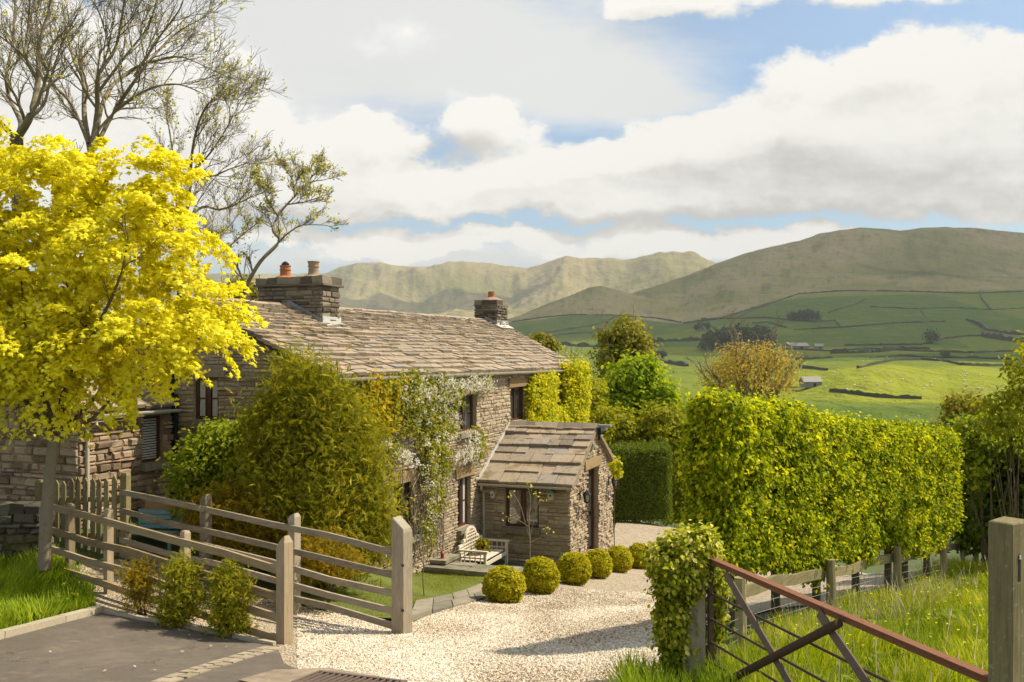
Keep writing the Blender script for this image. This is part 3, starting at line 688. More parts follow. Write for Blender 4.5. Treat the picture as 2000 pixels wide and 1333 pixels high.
def slates(mb, E0, E1, R0, R1, n, courses, wr=(.35, .8), top=.45, seed=0, th=.045, proud=0.0):
    """overlapping stone slates on the slope between eave E0-E1 and ridge R0-R1, courses shrinking upwards"""
    rg = np.random.default_rng(seed); E0, E1, R0, R1 = (np.asarray(q, float) for q in (E0, E1, R0, R1))
    ex = np.linspace(1, top, courses); cs = np.r_[0, np.cumsum(ex)/ex.sum()]
    L = np.linalg.norm(E1-E0); SL = np.linalg.norm(R0-E0)
    def P(u, v): return (E0*(1-u)+E1*u)*(1-v)+(R0*(1-u)+R1*u)*v
    for c in range(courses):
        v0, v1 = cs[c], min(1.0, cs[c+1]+ex[c]/ex.sum()*.55); s = -.01
        k = 1-.45*c/courses
        wob = rg.uniform(0, 6)
        while s < L:
            w = rg.uniform(*wr)*k
            if L-(s+w) < wr[0]*k*.6: w = L-s+.01
            u0, u1 = s/L, (s+w)/L; g = .010/L
            dv = rg.normal(0, .010)/SL; lift = .012+.026*rg.random()+proud; t = th*rg.uniform(.75, 1.35)
            sag = .018*math.sin(s*.7+wob)
            q = [P(u0+g, v0+dv+rg.normal(0, .006)/SL), P(u1-g, v0+dv+rg.normal(0, .006)/SL), P(u1-g, v1), P(u0+g, v1)]
            lo, hi = lift+t+sag, .004+t*.25+sag
            vv = [q[0]+n*(lift+sag-.02), q[1]+n*(lift+sag-.02), q[2]-n*.03, q[3]-n*.03,
                  q[0]+n*(lo+rg.normal(0, .004)), q[1]+n*(lo+rg.normal(0, .004)), q[2]+n*hi, q[3]+n*hi]
            mb.add(vv, [(4,5,6,7),(0,1,5,4),(1,2,6,5),(2,3,7,6),(3,0,4,7)], np.clip(rg.normal(.5, .27), 0, 1)); s += w
def window(parent, O, a, n, s0, s1, b0, b1, depth=.13, lights=2, bars=1, lintel=True, sill=True, blind=False, lh=.26, lm='lintel', curtain=False):
    c = O+a*(s0+s1)/2+UP*(b0+b1)/2-n*depth; w, h = s1-s0, b1-b0; fw = .06
    mb = MB()
    for s in (-1, 1):
        mb.box(c+a*s*(w/2-fw/2), a*fw, n*.07, UP*h); mb.box(c+UP*s*(h/2-fw/2), a*(w-2*fw), n*.07, UP*fw)
    for i in range(1, lights): mb.box(c+a*(-w/2+w*i/lights), a*fw*1.15, n*.065, UP*(h-2*fw))
    cw = w/lights
    for i in range(lights):
        cc = c+a*(-w/2+cw*(i+.5))
        for s in (-1, 1): mb.box(cc+a*s*(cw/2-fw*.85)+n*.018, a*fw*.5, n*.05, UP*(h-2*fw-.01))
        for k in range(1, bars+1): mb.box(cc+UP*(-h/2+h*k/(bars+1))+n*.005, a*(cw-fw*1.9), n*.035, UP*.03)
    wn = mb.build('window', M['brownframe'], parent)
    mb = MB(); mb.box(c-n*.012, a*(w-2*fw+.02), n*.012, UP*(h-2*fw+.02)); mb.build('pane', M['glass'], wn)
    if blind or curtain:
        mb = MB()
        if blind:
            for k in range(int(h/.05)): mb.box(c+UP*(-h/2+.07+k*.05)+n*.006, a*(w-2.4*fw), n*.012, UP*.03)
        else:
            for s in (-1, 1):
                for k in range(4): mb.box(c+a*s*(w/2-fw-.03-k*.035)+n*(.002+.004*(k % 2)), a*.034, n*.010, UP*(h-2.2*fw))
        mb.build('blind' if blind else 'curtain', M['curtain'], wn)
    rg = np.random.default_rng(int(abs(s0*100))+3)
    if lintel:
        mb = MB(); mb.box(O+a*(s0+s1)/2+UP*(b1+lh/2)+n*.008, a*(w+.36), n*.10, UP*(lh-.01), rg.random(), .008, rg); mb.build('lintel', M[lm], wn)
    if sill:
        mb = MB(); mb.box(O+a*(s0+s1)/2+UP*(b0-.07)+n*.03, a*(w+.12), n*.24, UP*.13, rg.random(), .006, rg); mb.build('sill', M['sill'], wn)
    return wn
def pipe(mb, pts, r, n=8): mb.tube(pts, r, n)
def gutter(parent, A, B, r=.062, mat='gutter', brackets=True, n=None):
    A, B = np.asarray(A, float), np.asarray(B, float); d = (B-A)/np.linalg.norm(B-A); x = np.cross(d, UP); x /= np.linalg.norm(x)
    th = np.linspace(math.pi, 2*math.pi, 9); mb = MB()
    for R_, flip in ((r, 0), (r-.008, 1)):
        v = [P+x*R_*math.cos(t)+UP*R_*math.sin(t) for P in (A, B) for t in th]
        mb.add(v, [(i, i+1, 10+i, 9+i) for i in range(8)])
    for P in (A, B): mb.add([P+x*r*math.cos(t)+UP*r*math.sin(t) for t in th], [tuple(range(9))])
    for s in (-1, 1): mb.bar(A+x*s*(r-.004)+UP*.004, B+x*s*(r-.004)+UP*.004, .014, .014)
    return mb.build('gutter', M[mat], parent)

T0, T1, TF = -7.70, 9.40, 3.17                # near gable, far gable, half depth of the cottage
EZ = -.33
def rz(t): return 1.21+(t+5.48)*.0130
cot = thing('stone_cottage', W(.8, -TF, -5.4), 'long stone cottage with a stone slate roof, two chimneys and a gabled front porch', 'cottage')
def cottage():
    PT0, PT1, PD, PE, PR = 0.0, 4.6, 2.49, -3.22, -1.95     # porch: along the front, out from it, eave, ridge
    # openings on the front: (t0, t1, z0, z1)
    FW = [(-6.6,-5.6,-1.85,-.88), (-1.52,-.26,-1.86,-.90), (2.36,3.75,-1.82,-.82), (5.2,6.5,-1.85,-.82), (-5.0,-4.0,-3.95,-2.73), (-1.52,-.66,-4.29,-3.0)]
    mb = MB()
    O = W(0, 0, 0)
    wallplane(mb, O, HD, HP, [(T0,-6.8),(T1,-6.8),(T1,EZ+.05),(T0,EZ+.05)], FW)
    lint = [(a-.17, b+.17, d, d+.26) for a, b, c, d in FW]; sil = [(a-.05, b+.05, c-.13, c) for a, b, c, d in FW]
    stones(mb, O, HD, HP, -5.9, EZ, lambda z: (T0, T1), FW+lint+sil+[(PT0+.02, PT1-.02, -7, PE+.3)], seed=1, prot=.015)
    # near gable (in shade), far gable, back
    G = W(T0, 0, 0); GW = [(2.46,3.05,-1.2,-.36)]
    out = [(0,-6.0),(2*TF,-6.0),(2*TF,EZ+.05),(TF,rz(T0)),(0,EZ+.05)]
    wallplane(mb, G, -HP, -HD, out, GW)
    def sp(z):
        if z < EZ: return (0, 2*TF)
        k = (z-EZ)/(rz(T0)-.06-EZ)*TF; return (k, 2*TF-k)
    stones(mb, G, -HP, -HD, -5.4, rz(T0)-.1, sp, GW+[(2.28,3.23,-.36,-.10),(2.4,3.1,-1.33,-1.2)], seed=2, prot=.02)
    G2 = W(T1, 0, 0); mb.add([G2-HP*s+UP*z for s, z in [(0,-7.5),(2*TF,-7.5),(2*TF,EZ+.05),(TF,rz(T1)),(0,EZ+.05)]], [(0,1,2,3,4)], .4)
    B0 = W(T0, -2*TF, 0); mb.add([B0+UP*-6, B0+HD*(T1-T0)+UP*-7.5, B0+HD*(T1-T0)+UP*EZ, B0+UP*EZ], [(0,1,2,3)], .4)
    wl = mb.build('wall', M['stone'], cot)
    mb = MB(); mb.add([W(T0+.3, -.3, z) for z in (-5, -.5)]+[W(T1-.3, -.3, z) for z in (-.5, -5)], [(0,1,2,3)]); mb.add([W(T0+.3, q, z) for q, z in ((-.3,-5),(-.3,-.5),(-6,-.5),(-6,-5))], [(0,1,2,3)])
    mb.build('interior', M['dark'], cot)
    # roof
    oe, ov = .16, .14
    a0, a1 = T0-ov, T1+ov
    sl = (rz(0)-EZ)/TF
    def E(t): return W(t, oe, EZ-oe*sl+.06)
    def Rg(t): return W(t, -TF, rz(t)+.02)
    nf = np.cross(HD, Rg(0)-E(0)); nf = nf/np.linalg.norm(nf); nf = nf*np.sign(nf[2])
    mb = MB(); mb.add([E(a0), E(a1), Rg(a1), Rg(a0)], [(0,1,2,3)], .2)
    slates(mb, E(a0), E(a1), Rg(a0), Rg(a1), nf, 21, (.30, .72), .5, seed=3, th=.055)
    def Eb(t): return W(t, -2*TF-oe, EZ-oe*sl+.06)
    nb = np.array([-nf[0], -nf[1], nf[2]])
    mb.add([Eb(a0), Eb(a1), Rg(a1), Rg(a0)], [(0,1,2,3)], .2)
    slates(mb, Eb(a0), Eb(a1), Rg(a0), Rg(a1), nb, 12, (.5, 1.0), .5, seed=4)
    roof = mb.build('roof', M['slate'], cot)
    mb = MB(); rg = np.random.default_rng(6); t = a0
    while t < a1:                                # stone ridge pieces
        w = rg.uniform(.45, .75); w = min(w, a1-t); p0, p1 = Rg(t+.006), Rg(t+w-.006); h = UP*(.075+rg.normal(0, .008))
        f0, f1 = HP*.17-UP*.075, -HP*.17-UP*.075
        v = [p0+f0+UP*.04, p0+h, p0+f1+UP*.04, p1+f0+UP*.04, p1+h, p1+f1+UP*.04, p0+f0, p1+f0, p0+f1, p1+f1]
        mb.add(v, [(0,1,4,3),(1,2,5,4),(0,3,7,6),(2,8,9,5),(0,6,8,2,1),(3,4,5,9,7)], rg.random()); t += w
    mb.build('ridge', M['slate'], roof)
    mb = MB(); vn = .035                        # verge timbers / mortar under the slates at the near gable
    for s in (0, 1):
        e = E(T0-.02) if s == 0 else Eb(T0-.02)
        mb.bar(e-UP*.06, Rg(T0-.02)-UP*.06, .14, .08)
    mb.build('verge', M['mortard'], roof)
    # chimneys: t0, t1, q0, q1 (distance out from the ridge), cap top
    for (t0, t1, q0, q1, zt, pots, mat, sd_) in ((-4.26,-3.5,-.78,.94,1.93,[(-.30,'terra'),(.48,'buff')],'chim',11), (8.38,9.48,-.36,.46,2.16,[(.05,'terra')],'chim',12)):
        mb = MB(); zb = rz(t0)-.75; c0 = W(t0, -TF+q1, 0); big = len(pots) == 2
        zc = zt-.22
        for (O_, a_, n_, L_) in ((W(t0,-TF+q1,0), -HP, -HD, q1-q0), (W(t0,-TF+q1,0), HD, HP, t1-t0), (W(t1,-TF+q1,0), -HP, HD, q1-q0), (W(t0,-TF+q0,0), HD, -HP, t1-t0)):
            stones(mb, O_, a_, n_, zb, zc, lambda z, L_=L_: (0, L_), (), (.05,.11) if not big else (.06,.15), (.12,.4), sd_, .02 if big else .035, .010)
        cc = W((t0+t1)/2, -TF+(q0+q1)/2, 0)
        mb.box(cc+UP*(zb+zc)/2, HD*(t1-t0-.01), HP*(q1-q0-.01), UP*(zc-zb), .3)
        ch = mb.build('chimney', M[mat], roof)
        mb = MB(); rg = np.random.default_rng(sd_)
        ov_ = .055 if big else .035
        mb.box(cc+UP*(zc+.025), HD*(t1-t0+.2*(1 if big else .5)), HP*(q1-q0+.2*(1 if big else .5)), UP*.05, .3, .006, rg)
        for i in range(6 if big else 3):
            k = 6 if big else 3
            for sgn in (-1, 1):
                l = (q1-q0+2*ov_)/k
                mb.box(cc+HP*(-(q1-q0+2*ov_)/2+l*(i+.5))+HD*sgn*(t1-t0+2*ov_)/4+UP*(zc+.05+(zt-zc-.05)/2+rg.normal(0,.006)), HP*(l-.008), HD*((t1-t0+2*ov_)/2-.004), UP*(zt-zc-.05), rg.random(), .008, rg)
        mb.build('cap', M[mat], ch)
        if not big:                              # mortar flaunching round the pot
            mb = MB(); mb.lathe(cc+UP*zt, [(.46,-.02),(.40,.03),(.22,.10),(.14,.13)], 14); mb.build('flaunching', M['buff'], ch)
        for q, pm in pots:
            pc = W((t0+t1)/2, -TF+q if big else -TF+(q0+q1)/2, zt+(0 if big else .1)); mb = MB()
            if pm == 'terra': pr = [(.125,-.02),(.125,.20),(.14,.205),(.14,.225),(.125,.23),(.122,.29),(.135,.295),(.135,.32),(.10,.32),(.10,.1)]
            else: pr = [(.17,-.02),(.15,.05),(.125,.12),(.118,.25),(.135,.255),(.135,.275),(.122,.28),(.13,.36),(.145,.365),(.145,.39),(.105,.39),(.105,.1)]
            if not big: pr = [(r_*.95, z_*.72) for r_, z_ in pr]
            if big: mb.lathe(pc, [(.27,-.01),(.24,.03),(.14,.07)], 12)
            mb.lathe(pc, pr, 18); mb.build('chimney_pot', M[pm], ch, smooth=False)
            if big and pm == 'terra':
                mb = MB(); mb.lathe(pc, [(.09,.30),(.095,.36),(.05,.40),(.015,.42)], 10); mb.build('cowl', M['black'], ch)
        # lead: stepped side flashing and front apron
        mb = MB(); zf = lambda q: rz(t0)-max(q, 0)*sl+.05
        mb.bar(W(t0-.035, -TF+q1+.02, zf(q1)+.05), W(t0-.035, -TF+.02, zf(0)+.04), .03, .17)
        mb.build('flashing', M['lead'], ch)
        mb = MB(); mb.box(W((t0+t1)/2, -TF+q1+.035, zf(q1)+.08), HD*(t1-t0+.06), HP*.02, UP*.24)
        fq = W((t0+t1)/2, -TF+q1+.12, zf(q1+.12)+.055); dn = HP-UP*sl; dn = dn/np.linalg.norm(dn)
        mb.box(fq, HD*(t1-t0+.30), dn*.26, nf*.02); mb.build('apron', M['leadlit'], ch)
    gutter(cot, W(T0+.1, oe+.07, EZ-.04), W(T1-.1, oe+.07, EZ-.04), .065)
    for f in FW:
        i = FW.index(f); window(cot, O, HD, HP, *f, lights=2 if i != 4 else 2, bars=0 if i == 2 else 1, curtain=i in (5,))
    window(cot, G, -HP, -HD, *GW[0], lights=2, bars=1, depth=.09, lm='sill', curtain=True)
    # black downpipe on the near gable
    mb = MB(); q = W(T0, -3.55, 0); pipe(mb, [q-HD*.10+UP*.35, q-HD*.10+UP*-4.0], .075, 10); pipe(mb, [q-HD*.10+HP*.13+UP*-.7, q-HD*.10+HP*.13+UP*-4.0], .045, 8)
    for z in (-.1, -1.0, -2.0): mb.box(q-HD*.09+UP*z, HP*.22, HD*.18, UP*.05)
    mb.box(q-HD*.10+UP*.45, HP*.24, HD*.2, UP*.26)
    mb.build('downpipe', M['black'], cot)
    # ---- porch
    A0, A1 = W(PT0, PD, 0), W(PT1, PD, 0); mid = (PT0+PT1)/2
    SW = [(.72,1.66,-4.42,-3.40)]; DW = [(1.68,2.92,-5.45,-3.05)]
    mb = MB()
    Os = W(PT0, 0, 0)
    wallplane(mb, Os, HP, -HD, [(0,-6.2),(PD,-6.2),(PD,PE),(0,PE)], SW)
    stones(mb, Os, HP, -HD, -5.7, PE-.02, lambda z: (0, PD), SW+[(.60,1.78,-3.40,-3.24),(.66,1.72,-4.54,-4.42)], (.06,.16), (.14,.45), 21, .02)
    gout = [(0,-6.6),(PT1,-6.6),(PT1,PE),(mid,PR),(0,PE)]
    wallplane(mb, A0, HD, HP, gout, DW, .3)
    def spg(z):
        if z < PE: return (0, PT1)
        k = (z-PE)/(PR-PE)*mid; return (k, PT1-k)
    stones(mb, A0, HD, HP, -5.9, PR-.05, spg, DW+[(1.4,3.2,-3.05,-2.76)], (.05,.12), (.09,.28), 22, .026)
    Ob = W(PT1, PD, 0); mb.add([Ob+UP*PE, Ob-HP*PD+UP*PE, Ob-HP*PD+UP*-6.6, Ob+UP*-6.6], [(0,1,2,3)], .4)
    mb.build('porch_wall', M['stone'], cot)
    rg = np.random.default_rng(31)
    oe2, og = .17, .13; s2 = (PR-PE)/mid
    def pe(q): return W(PT0-oe2, q, PE-oe2*s2+.05)
    def pr_(q): return W(mid, q, PR+.05)
    def pf(q): return W(PT1+oe2, q, PE-oe2*s2+.05)
    n1 = np.cross(HP, pr_(0)-pe(0)); n1 = n1/np.linalg.norm(n1); n1 = n1*np.sign(n1[2]); n2 = n1-2*HD*np.dot(n1, HD)
    mb = MB()
    mb.add([pe(0.03), pe(PD+og), pr_(PD+og), pr_(.03)], [(0,1,2,3)], .2); mb.add([pf(0.03), pf(PD+og), pr_(PD+og), pr_(.03)], [(0,1,2,3)], .2)
    slates(mb, pe(.03), pe(PD+og), pr_(.03), pr_(PD+og), n1, 8, (.4, .75), .45, seed=33, th=.055)
    slates(mb, pf(.03), pf(PD+og), pr_(.03), pr_(PD+og), n2, 8, (.4, .75), .45, seed=34, th=.055)
    proof = mb.build('porch_roof', M['slate'], cot)
    mb = MB(); q = .03
    while q < PD+og:
        w = min(rg.uniform(.5, .8), PD+og-q); c = W(mid, q+w/2, PR+.11)
        p0, p1 = W(mid, q+.006, PR+.07), W(mid, q+w-.006, PR+.07); f0, f1 = -HD*.2-UP*.10, HD*.2-UP*.10
        v = [p0+f0+UP*.05, p0+UP*.09, p0+f1+UP*.05, p1+f0+UP*.05, p1+UP*.09, p1+f1+UP*.05, p0+f0, p1+f0, p0+f1, p1+f1]
        mb.add(v, [(0,1,4,3),(1,2,5,4),(0,3,7,6),(2,8,9,5),(0,6,8,2,1),(3,4,5,9,7)], rg.random()); q += w
    mb.build('ridge', M['slate'], proof)
    mb = MB()
    for e in (pe, pf): mb.bar(e(PD+og*.5)-UP*.055, pr_(PD+og*.5)-UP*.055, og+.05, .075)
    mb.build('verge', M['mortar'], proof)
    mb = MB(); mb.bar(pe(.0)+n1*.07+HP*.03, pr_(.0)+n1*.07+HP*.03, .05, .06); mb.build('flashing', M['leadlit'], proof)
    gutter(cot, pe(.05)-HD*.05-UP*.03, pe(PD+og)-HD*.05-UP*.03, .055)
    mb = MB(); d0 = pe(.12)-HD*.03; pipe(mb, [d0-UP*.03, d0-UP*.16, W(-.05,.13,PE-.3), W(-.05,.13,-5.3)], .038, 8); mb.build('downpipe', M['gutter'], cot)
    window(cot, Os, HP, -HD, *SW[0], lights=2, bars=0, lh=.16, lm='sill')
    # door with its frame and stone lintel
    mb = MB(); dc = A0+HD*2.3-HP*.16
    for s in (-1, 1): mb.box(dc+HD*s*.575+UP*-4.25, HD*.09, HP*.1, UP*2.4)
    mb.box(dc+UP*-3.095, HD*1.06, HP*.1, UP*.09); mb.box(dc+UP*-4.25+HD*.02, HD*.07, HP*.09, UP*2.22)
    dr = mb.build('door', M['brownframe'], cot)
    mb = MB(); mb.box(dc+UP*-4.25-HP*.03+HD*-.27, HD*.52, HP*.03, UP*2.2); mb.box(dc+UP*-4.25-HP*.03+HD*.29, HD*.48, HP*.03, UP*2.2); mb.build('pane', M['glass'], dr)
    mb = MB(); mb.box(dc+HD*.09+HP*.07+UP*-4.35, HD*.03, HP*.05, UP*.14); mb.build('handle', M['black'], dr)
    mb = MB(); mb.box(A0+HD*2.3+UP*-2.905+HP*.005, HD*1.78, HP*.09, UP*.27, .3, .008, rg); mb.build('lintel', M['lintel'], dr)
    mb = MB(); mb.box(A0+HD*2.3+UP*(tz(*(A0+HD*2.3)[:2])+.06)+HP*.16, HD*1.6, HP*.5, UP*.18, .6, .006, rg); mb.build('step', M['sill'], dr)
    return pr_, PD, mid, PR, A0, Os, og
pr_, PD, PMID, PR, PA0, POS, POG = cottage()

def fittings():
    # flood lamp at the porch peak
    c = pr_(PD+POG)+HP*.03+UP*-.06
    t = thing('flood_lamp', c-UP*.22, 'small grey flood lamp on a black bracket at the peak of the porch gable', 'lamp')
    mb = MB(); mb.box(c+HP*.20+UP*.10, HP*.36, HD*.26, UP*.05); mb.box(c+HP*.17+UP*.02, HP*.12, HD*.2, UP*.12); mb.build('housing', M['lead'], t)
    mb = MB(); mb.box(c+HP*.05-UP*.06, HP*.10, HD*.14, UP*.20); mb.bar(c+HP*.04-UP*.3, c+HP*.02, .05, .05); mb.build('bracket', M['black'], t)
    mb = MB(); mb.box(c+HP*.245+UP*.02, HP*.03, HD*.18, UP*.09); mb.build('lens', M['leadlit'], t)
    def lantern(s, lab):
        b = PA0+HD*s+UP*-3.62+HP*.05
        t = thing('wall_lantern', b, lab, 'lantern', 'coach lanterns either side of the porch door')
        mb = MB(); mb.box(b+HP*.012, HD*.10, HP*.02, UP*.24); mb.tube([b+UP*.08, b+HP*.12+UP*.16, b+HP*.2+UP*.1], .012, 6); mb.build('bracket', M['black'], t)
        k = b+HP*.2; mb = MB()
        for i in range(6):
            a = i*math.pi/3; u = HD*math.cos(a)+HP*math.sin(a); mb.bar(k+u*.07-UP*.16, k+u*.105+UP*.03, .012, .012)
        mb.lathe(k, [(.115,.03),(.12,.045),(.06,.10),(.02,.13),(.012,.16)], 6); mb.lathe(k, [(.03,-.2),(.075,-.165),(.075,-.15)], 6)
        mb.build('cage', M['black'], t)
        mb = MB(); mb.lathe(k, [(.066,-.15),(.098,.028)], 6); mb.build('pane', M['glass'], t)
        # scrolled plant bracket hanging below
    lantern(.78, 'black coach lantern on the porch gable wall, between the wall corner and the doorway')
    lantern(3.95, 'black coach lantern on the porch gable wall beyond the doorway, next to yellow ivy')
    def scroll(s, lab):
        b = PA0+HD*s+UP*-4.05+HP*.05; mb = MB(); a = np.linspace(0, 4.5*math.pi/2, 20)
        mb.tube([b+UP*.16, b-UP*.2], .012, 6)
        mb.tube([b+HP*(.02+.14*(i/19)+.05*math.cos(t))+UP*(.05+.07*math.sin(t)) for i, t in enumerate(a)], .009, 5)
        mb.tube([b-UP*.15, b+HP*.15+UP*.03, b+HP*.26+UP*.05], .009, 5)
        o = mb.build('basket_bracket', M['black'], origin=b); tag(o, lab, 'bracket', 'iron brackets below the lanterns')
    scroll(.70, 'scrolled black iron basket bracket under the lantern nearest the porch corner')
    scroll(3.92, 'scrolled black iron basket bracket under the lantern beyond the doorway')
    # bird boxes on the shaded porch wall
    for (s, z, lab, roofm, bodym) in ((2.02,-3.52,'small bird box with a teal roof on the shaded porch wall beside the window','teal','kerb'), (.42,-3.58,'little pale bird box on the shaded porch wall near the downpipe','curtain','curtain')):
        b = POS+HP*s+UP*z-HD*.11; t = thing('bird_box', b, lab, 'bird box'); k = 1 if roofm == 'teal' else .62
        mb = MB(); mb.box(b-UP*.02, HP*.15*k, HD*.12, UP*.2*k); mb.build('box', M[bodym], t)
        mb = MB(); w = .13*k
        mb.add([b+HP*-w+UP*.07*k-HD*.1, b+HP*w+UP*.07*k-HD*.1, b+UP*.2*k-HD*.1, b+HP*-w+UP*.07*k+HD*.07, b+HP*w+UP*.07*k+HD*.07, b+UP*.2*k+HD*.07], [(0,1,2),(3,5,4),(0,2,5,3),(1,4,5,2),(0,3,4,1)])
        mb.build('roof', M[roofm], t)
        mb = MB(); mb.tube([b-HD*.058, b-HD*.066], .022*k+.004, 12); mb.build('entrance_hole', M['dark'], t)
fittings()

def outbuilding():
    C = np.array([-6.80, 18.52, 0]); ez, L, D = -.90, 2.42, 2.4; t0 = -L
    t = thing('stone_outbuilding', C-HP*D+np.array([0, 0, -3.0]), 'low stone outbuilding with a slate roof joined to the cottage gable behind the golden tree', 'outbuilding')
    def Q(s, q, z): return C+HD*s+HP*q+UP*z
    win = [(-.87,-.30,-2.0,-1.1)]; mb = MB()
    wallplane(mb, Q(0,0,0), HD, HP, [(t0,-3.9),(-.02,-3.9),(-.02,ez),(t0,ez)], win)
    stones(mb, Q(0,0,0), HD, HP, -3.4, ez, lambda z: (t0, -.02), win+[(-1.0,-.17,-1.1,-.95),(-.95,-.2,-2.13,-2.0)], (.05,.15), (.12,.42), 41, .03)
    rzz = ez+D*.5
    g = Q(t0, 0, 0); out = [(0,-4),(2*D,-4),(2*D,ez),(D,rzz),(0,ez)]
    wallplane(mb, g, -HP, -HD, out, [])
    def sp(z):
        if z < ez: return (0, 2*D)
        k = (z-ez)/(rzz-ez)*D; return (k, 2*D-k)
    stones(mb, g, -HP, -HD, -3.5, rzz-.05, sp, [], (.05,.16), (.12,.45), 42, .03)
    mb.build('wall', M['stone_w'], t)
    e0, e1 = Q(t0-.1,.14,ez-.02), Q(-.03,.14,ez-.02); r0, r1 = Q(t0-.1,-D,rzz+.06), Q(-.03,-D,rzz+.06)
    n = np.cross(HD, r0-e0); n /= np.linalg.norm(n); n *= np.sign(n[2])
    mb = MB(); mb.add([e0,e1,r1,r0],[(0,1,2,3)],.3); slates(mb, e0, e1, r0, r1, n, 8, (.35,.7), .55, seed=43)
    b0, b1 = Q(t0-.1,-2*D-.14,ez-.02), Q(-.03,-2*D-.14,ez-.02); n2 = np.array([-n[0],-n[1],n[2]])
    mb.add([b0,b1,r1,r0],[(0,1,2,3)],.3); slates(mb, b0, b1, r0, r1, n2, 6, (.4,.8), .6, seed=44)
    mb.build('roof', M['slate'], t)
    gutter(t, Q(t0-.02,.2,ez-.10), Q(-.05,.2,ez-.10), .055, 'white')
    mb = MB(); s = t0+.22
    pipe(mb, [Q(s,.2,ez-.12), Q(s,.2,ez-.26), Q(s-.09,.07,ez-.36), Q(s-.09,.07,-3.2)], .036, 8); mb.build('downpipe', M['white'], t)
    window(t, Q(0,0,0), HD, HP, *win[0], lights=1, bars=0, blind=True, depth=.1, lh=.15, lm='sill')
outbuilding()
# ------------------------------------------------------------------ timber: fences, gates, posts
def ray_plane(px, py, A, B):                  # sight line meets the upright plane through A and B
    d = np.array([(px-HX)/F, 1, (HY-py)/F]); n = np.array([-(B-A)[1], (B-A)[0], 0]); k = np.dot(n, A)/np.dot(n, d); return d*k
def post(mb, c, w, top, bot, ax, r=.5, bevel=.05, slant=0, rg=None):
    ax = np.asarray(ax, float); ay = np.array([-ax[1], ax[0], 0]); h = w/2; c = np.array([c[0], c[1], 0.])
    b = [c+ax*i*h+ay*j*h for i, j in ((-1,-1),(1,-1),(1,1),(-1,1))]
    v = [p+UP*bot for p in b]+[p+UP*(top-bevel+slant*k) for p, k in zip(b, (-1,1,1,-1))]
    i = bevel*.8
    v += [p+(c-p)*(i/w)*1.0+UP*(top-(c+p)[2]*0+slant*k*.8) for p, k in zip(b, (-1,1,1,-1))]
    mb.add(v, [(0,1,5,4),(1,2,6,5),(2,3,7,6),(3,0,4,7),(4,5,9,8),(5,6,10,9),(6,7,11,10),(7,4,8,11),(8,9,10,11)], r)
def rail(mb, p, q, w, h, rg, r=None, sag=.017, n=5):
    p, q = np.asarray(p, float), np.asarray(q, float); k = rg.normal(0, sag, n+1); k[0] = k[-1] = 0
    d = q-p; x = np.cross(d, UP); x /= np.linalg.norm(x); r = rg.random() if r is None else r; V = []
    for i in range(n+1):
        c = p+d*i/n+UP*k[i]+x*rg.normal(0, .003)
        V += [c-x*w/2-UP*h/2, c+x*w/2-UP*h/2, c+x*w/2+UP*h/2, c-x*w/2+UP*h/2]
    f = [(4*i+j, 4*i+(j+1) % 4, 4*i+4+(j+1) % 4, 4*i+4+j) for i in range(n) for j in range(4)]+[(3,2,1,0), tuple(4*n+j for j in range(4))]
    mb.add(V, f, r)
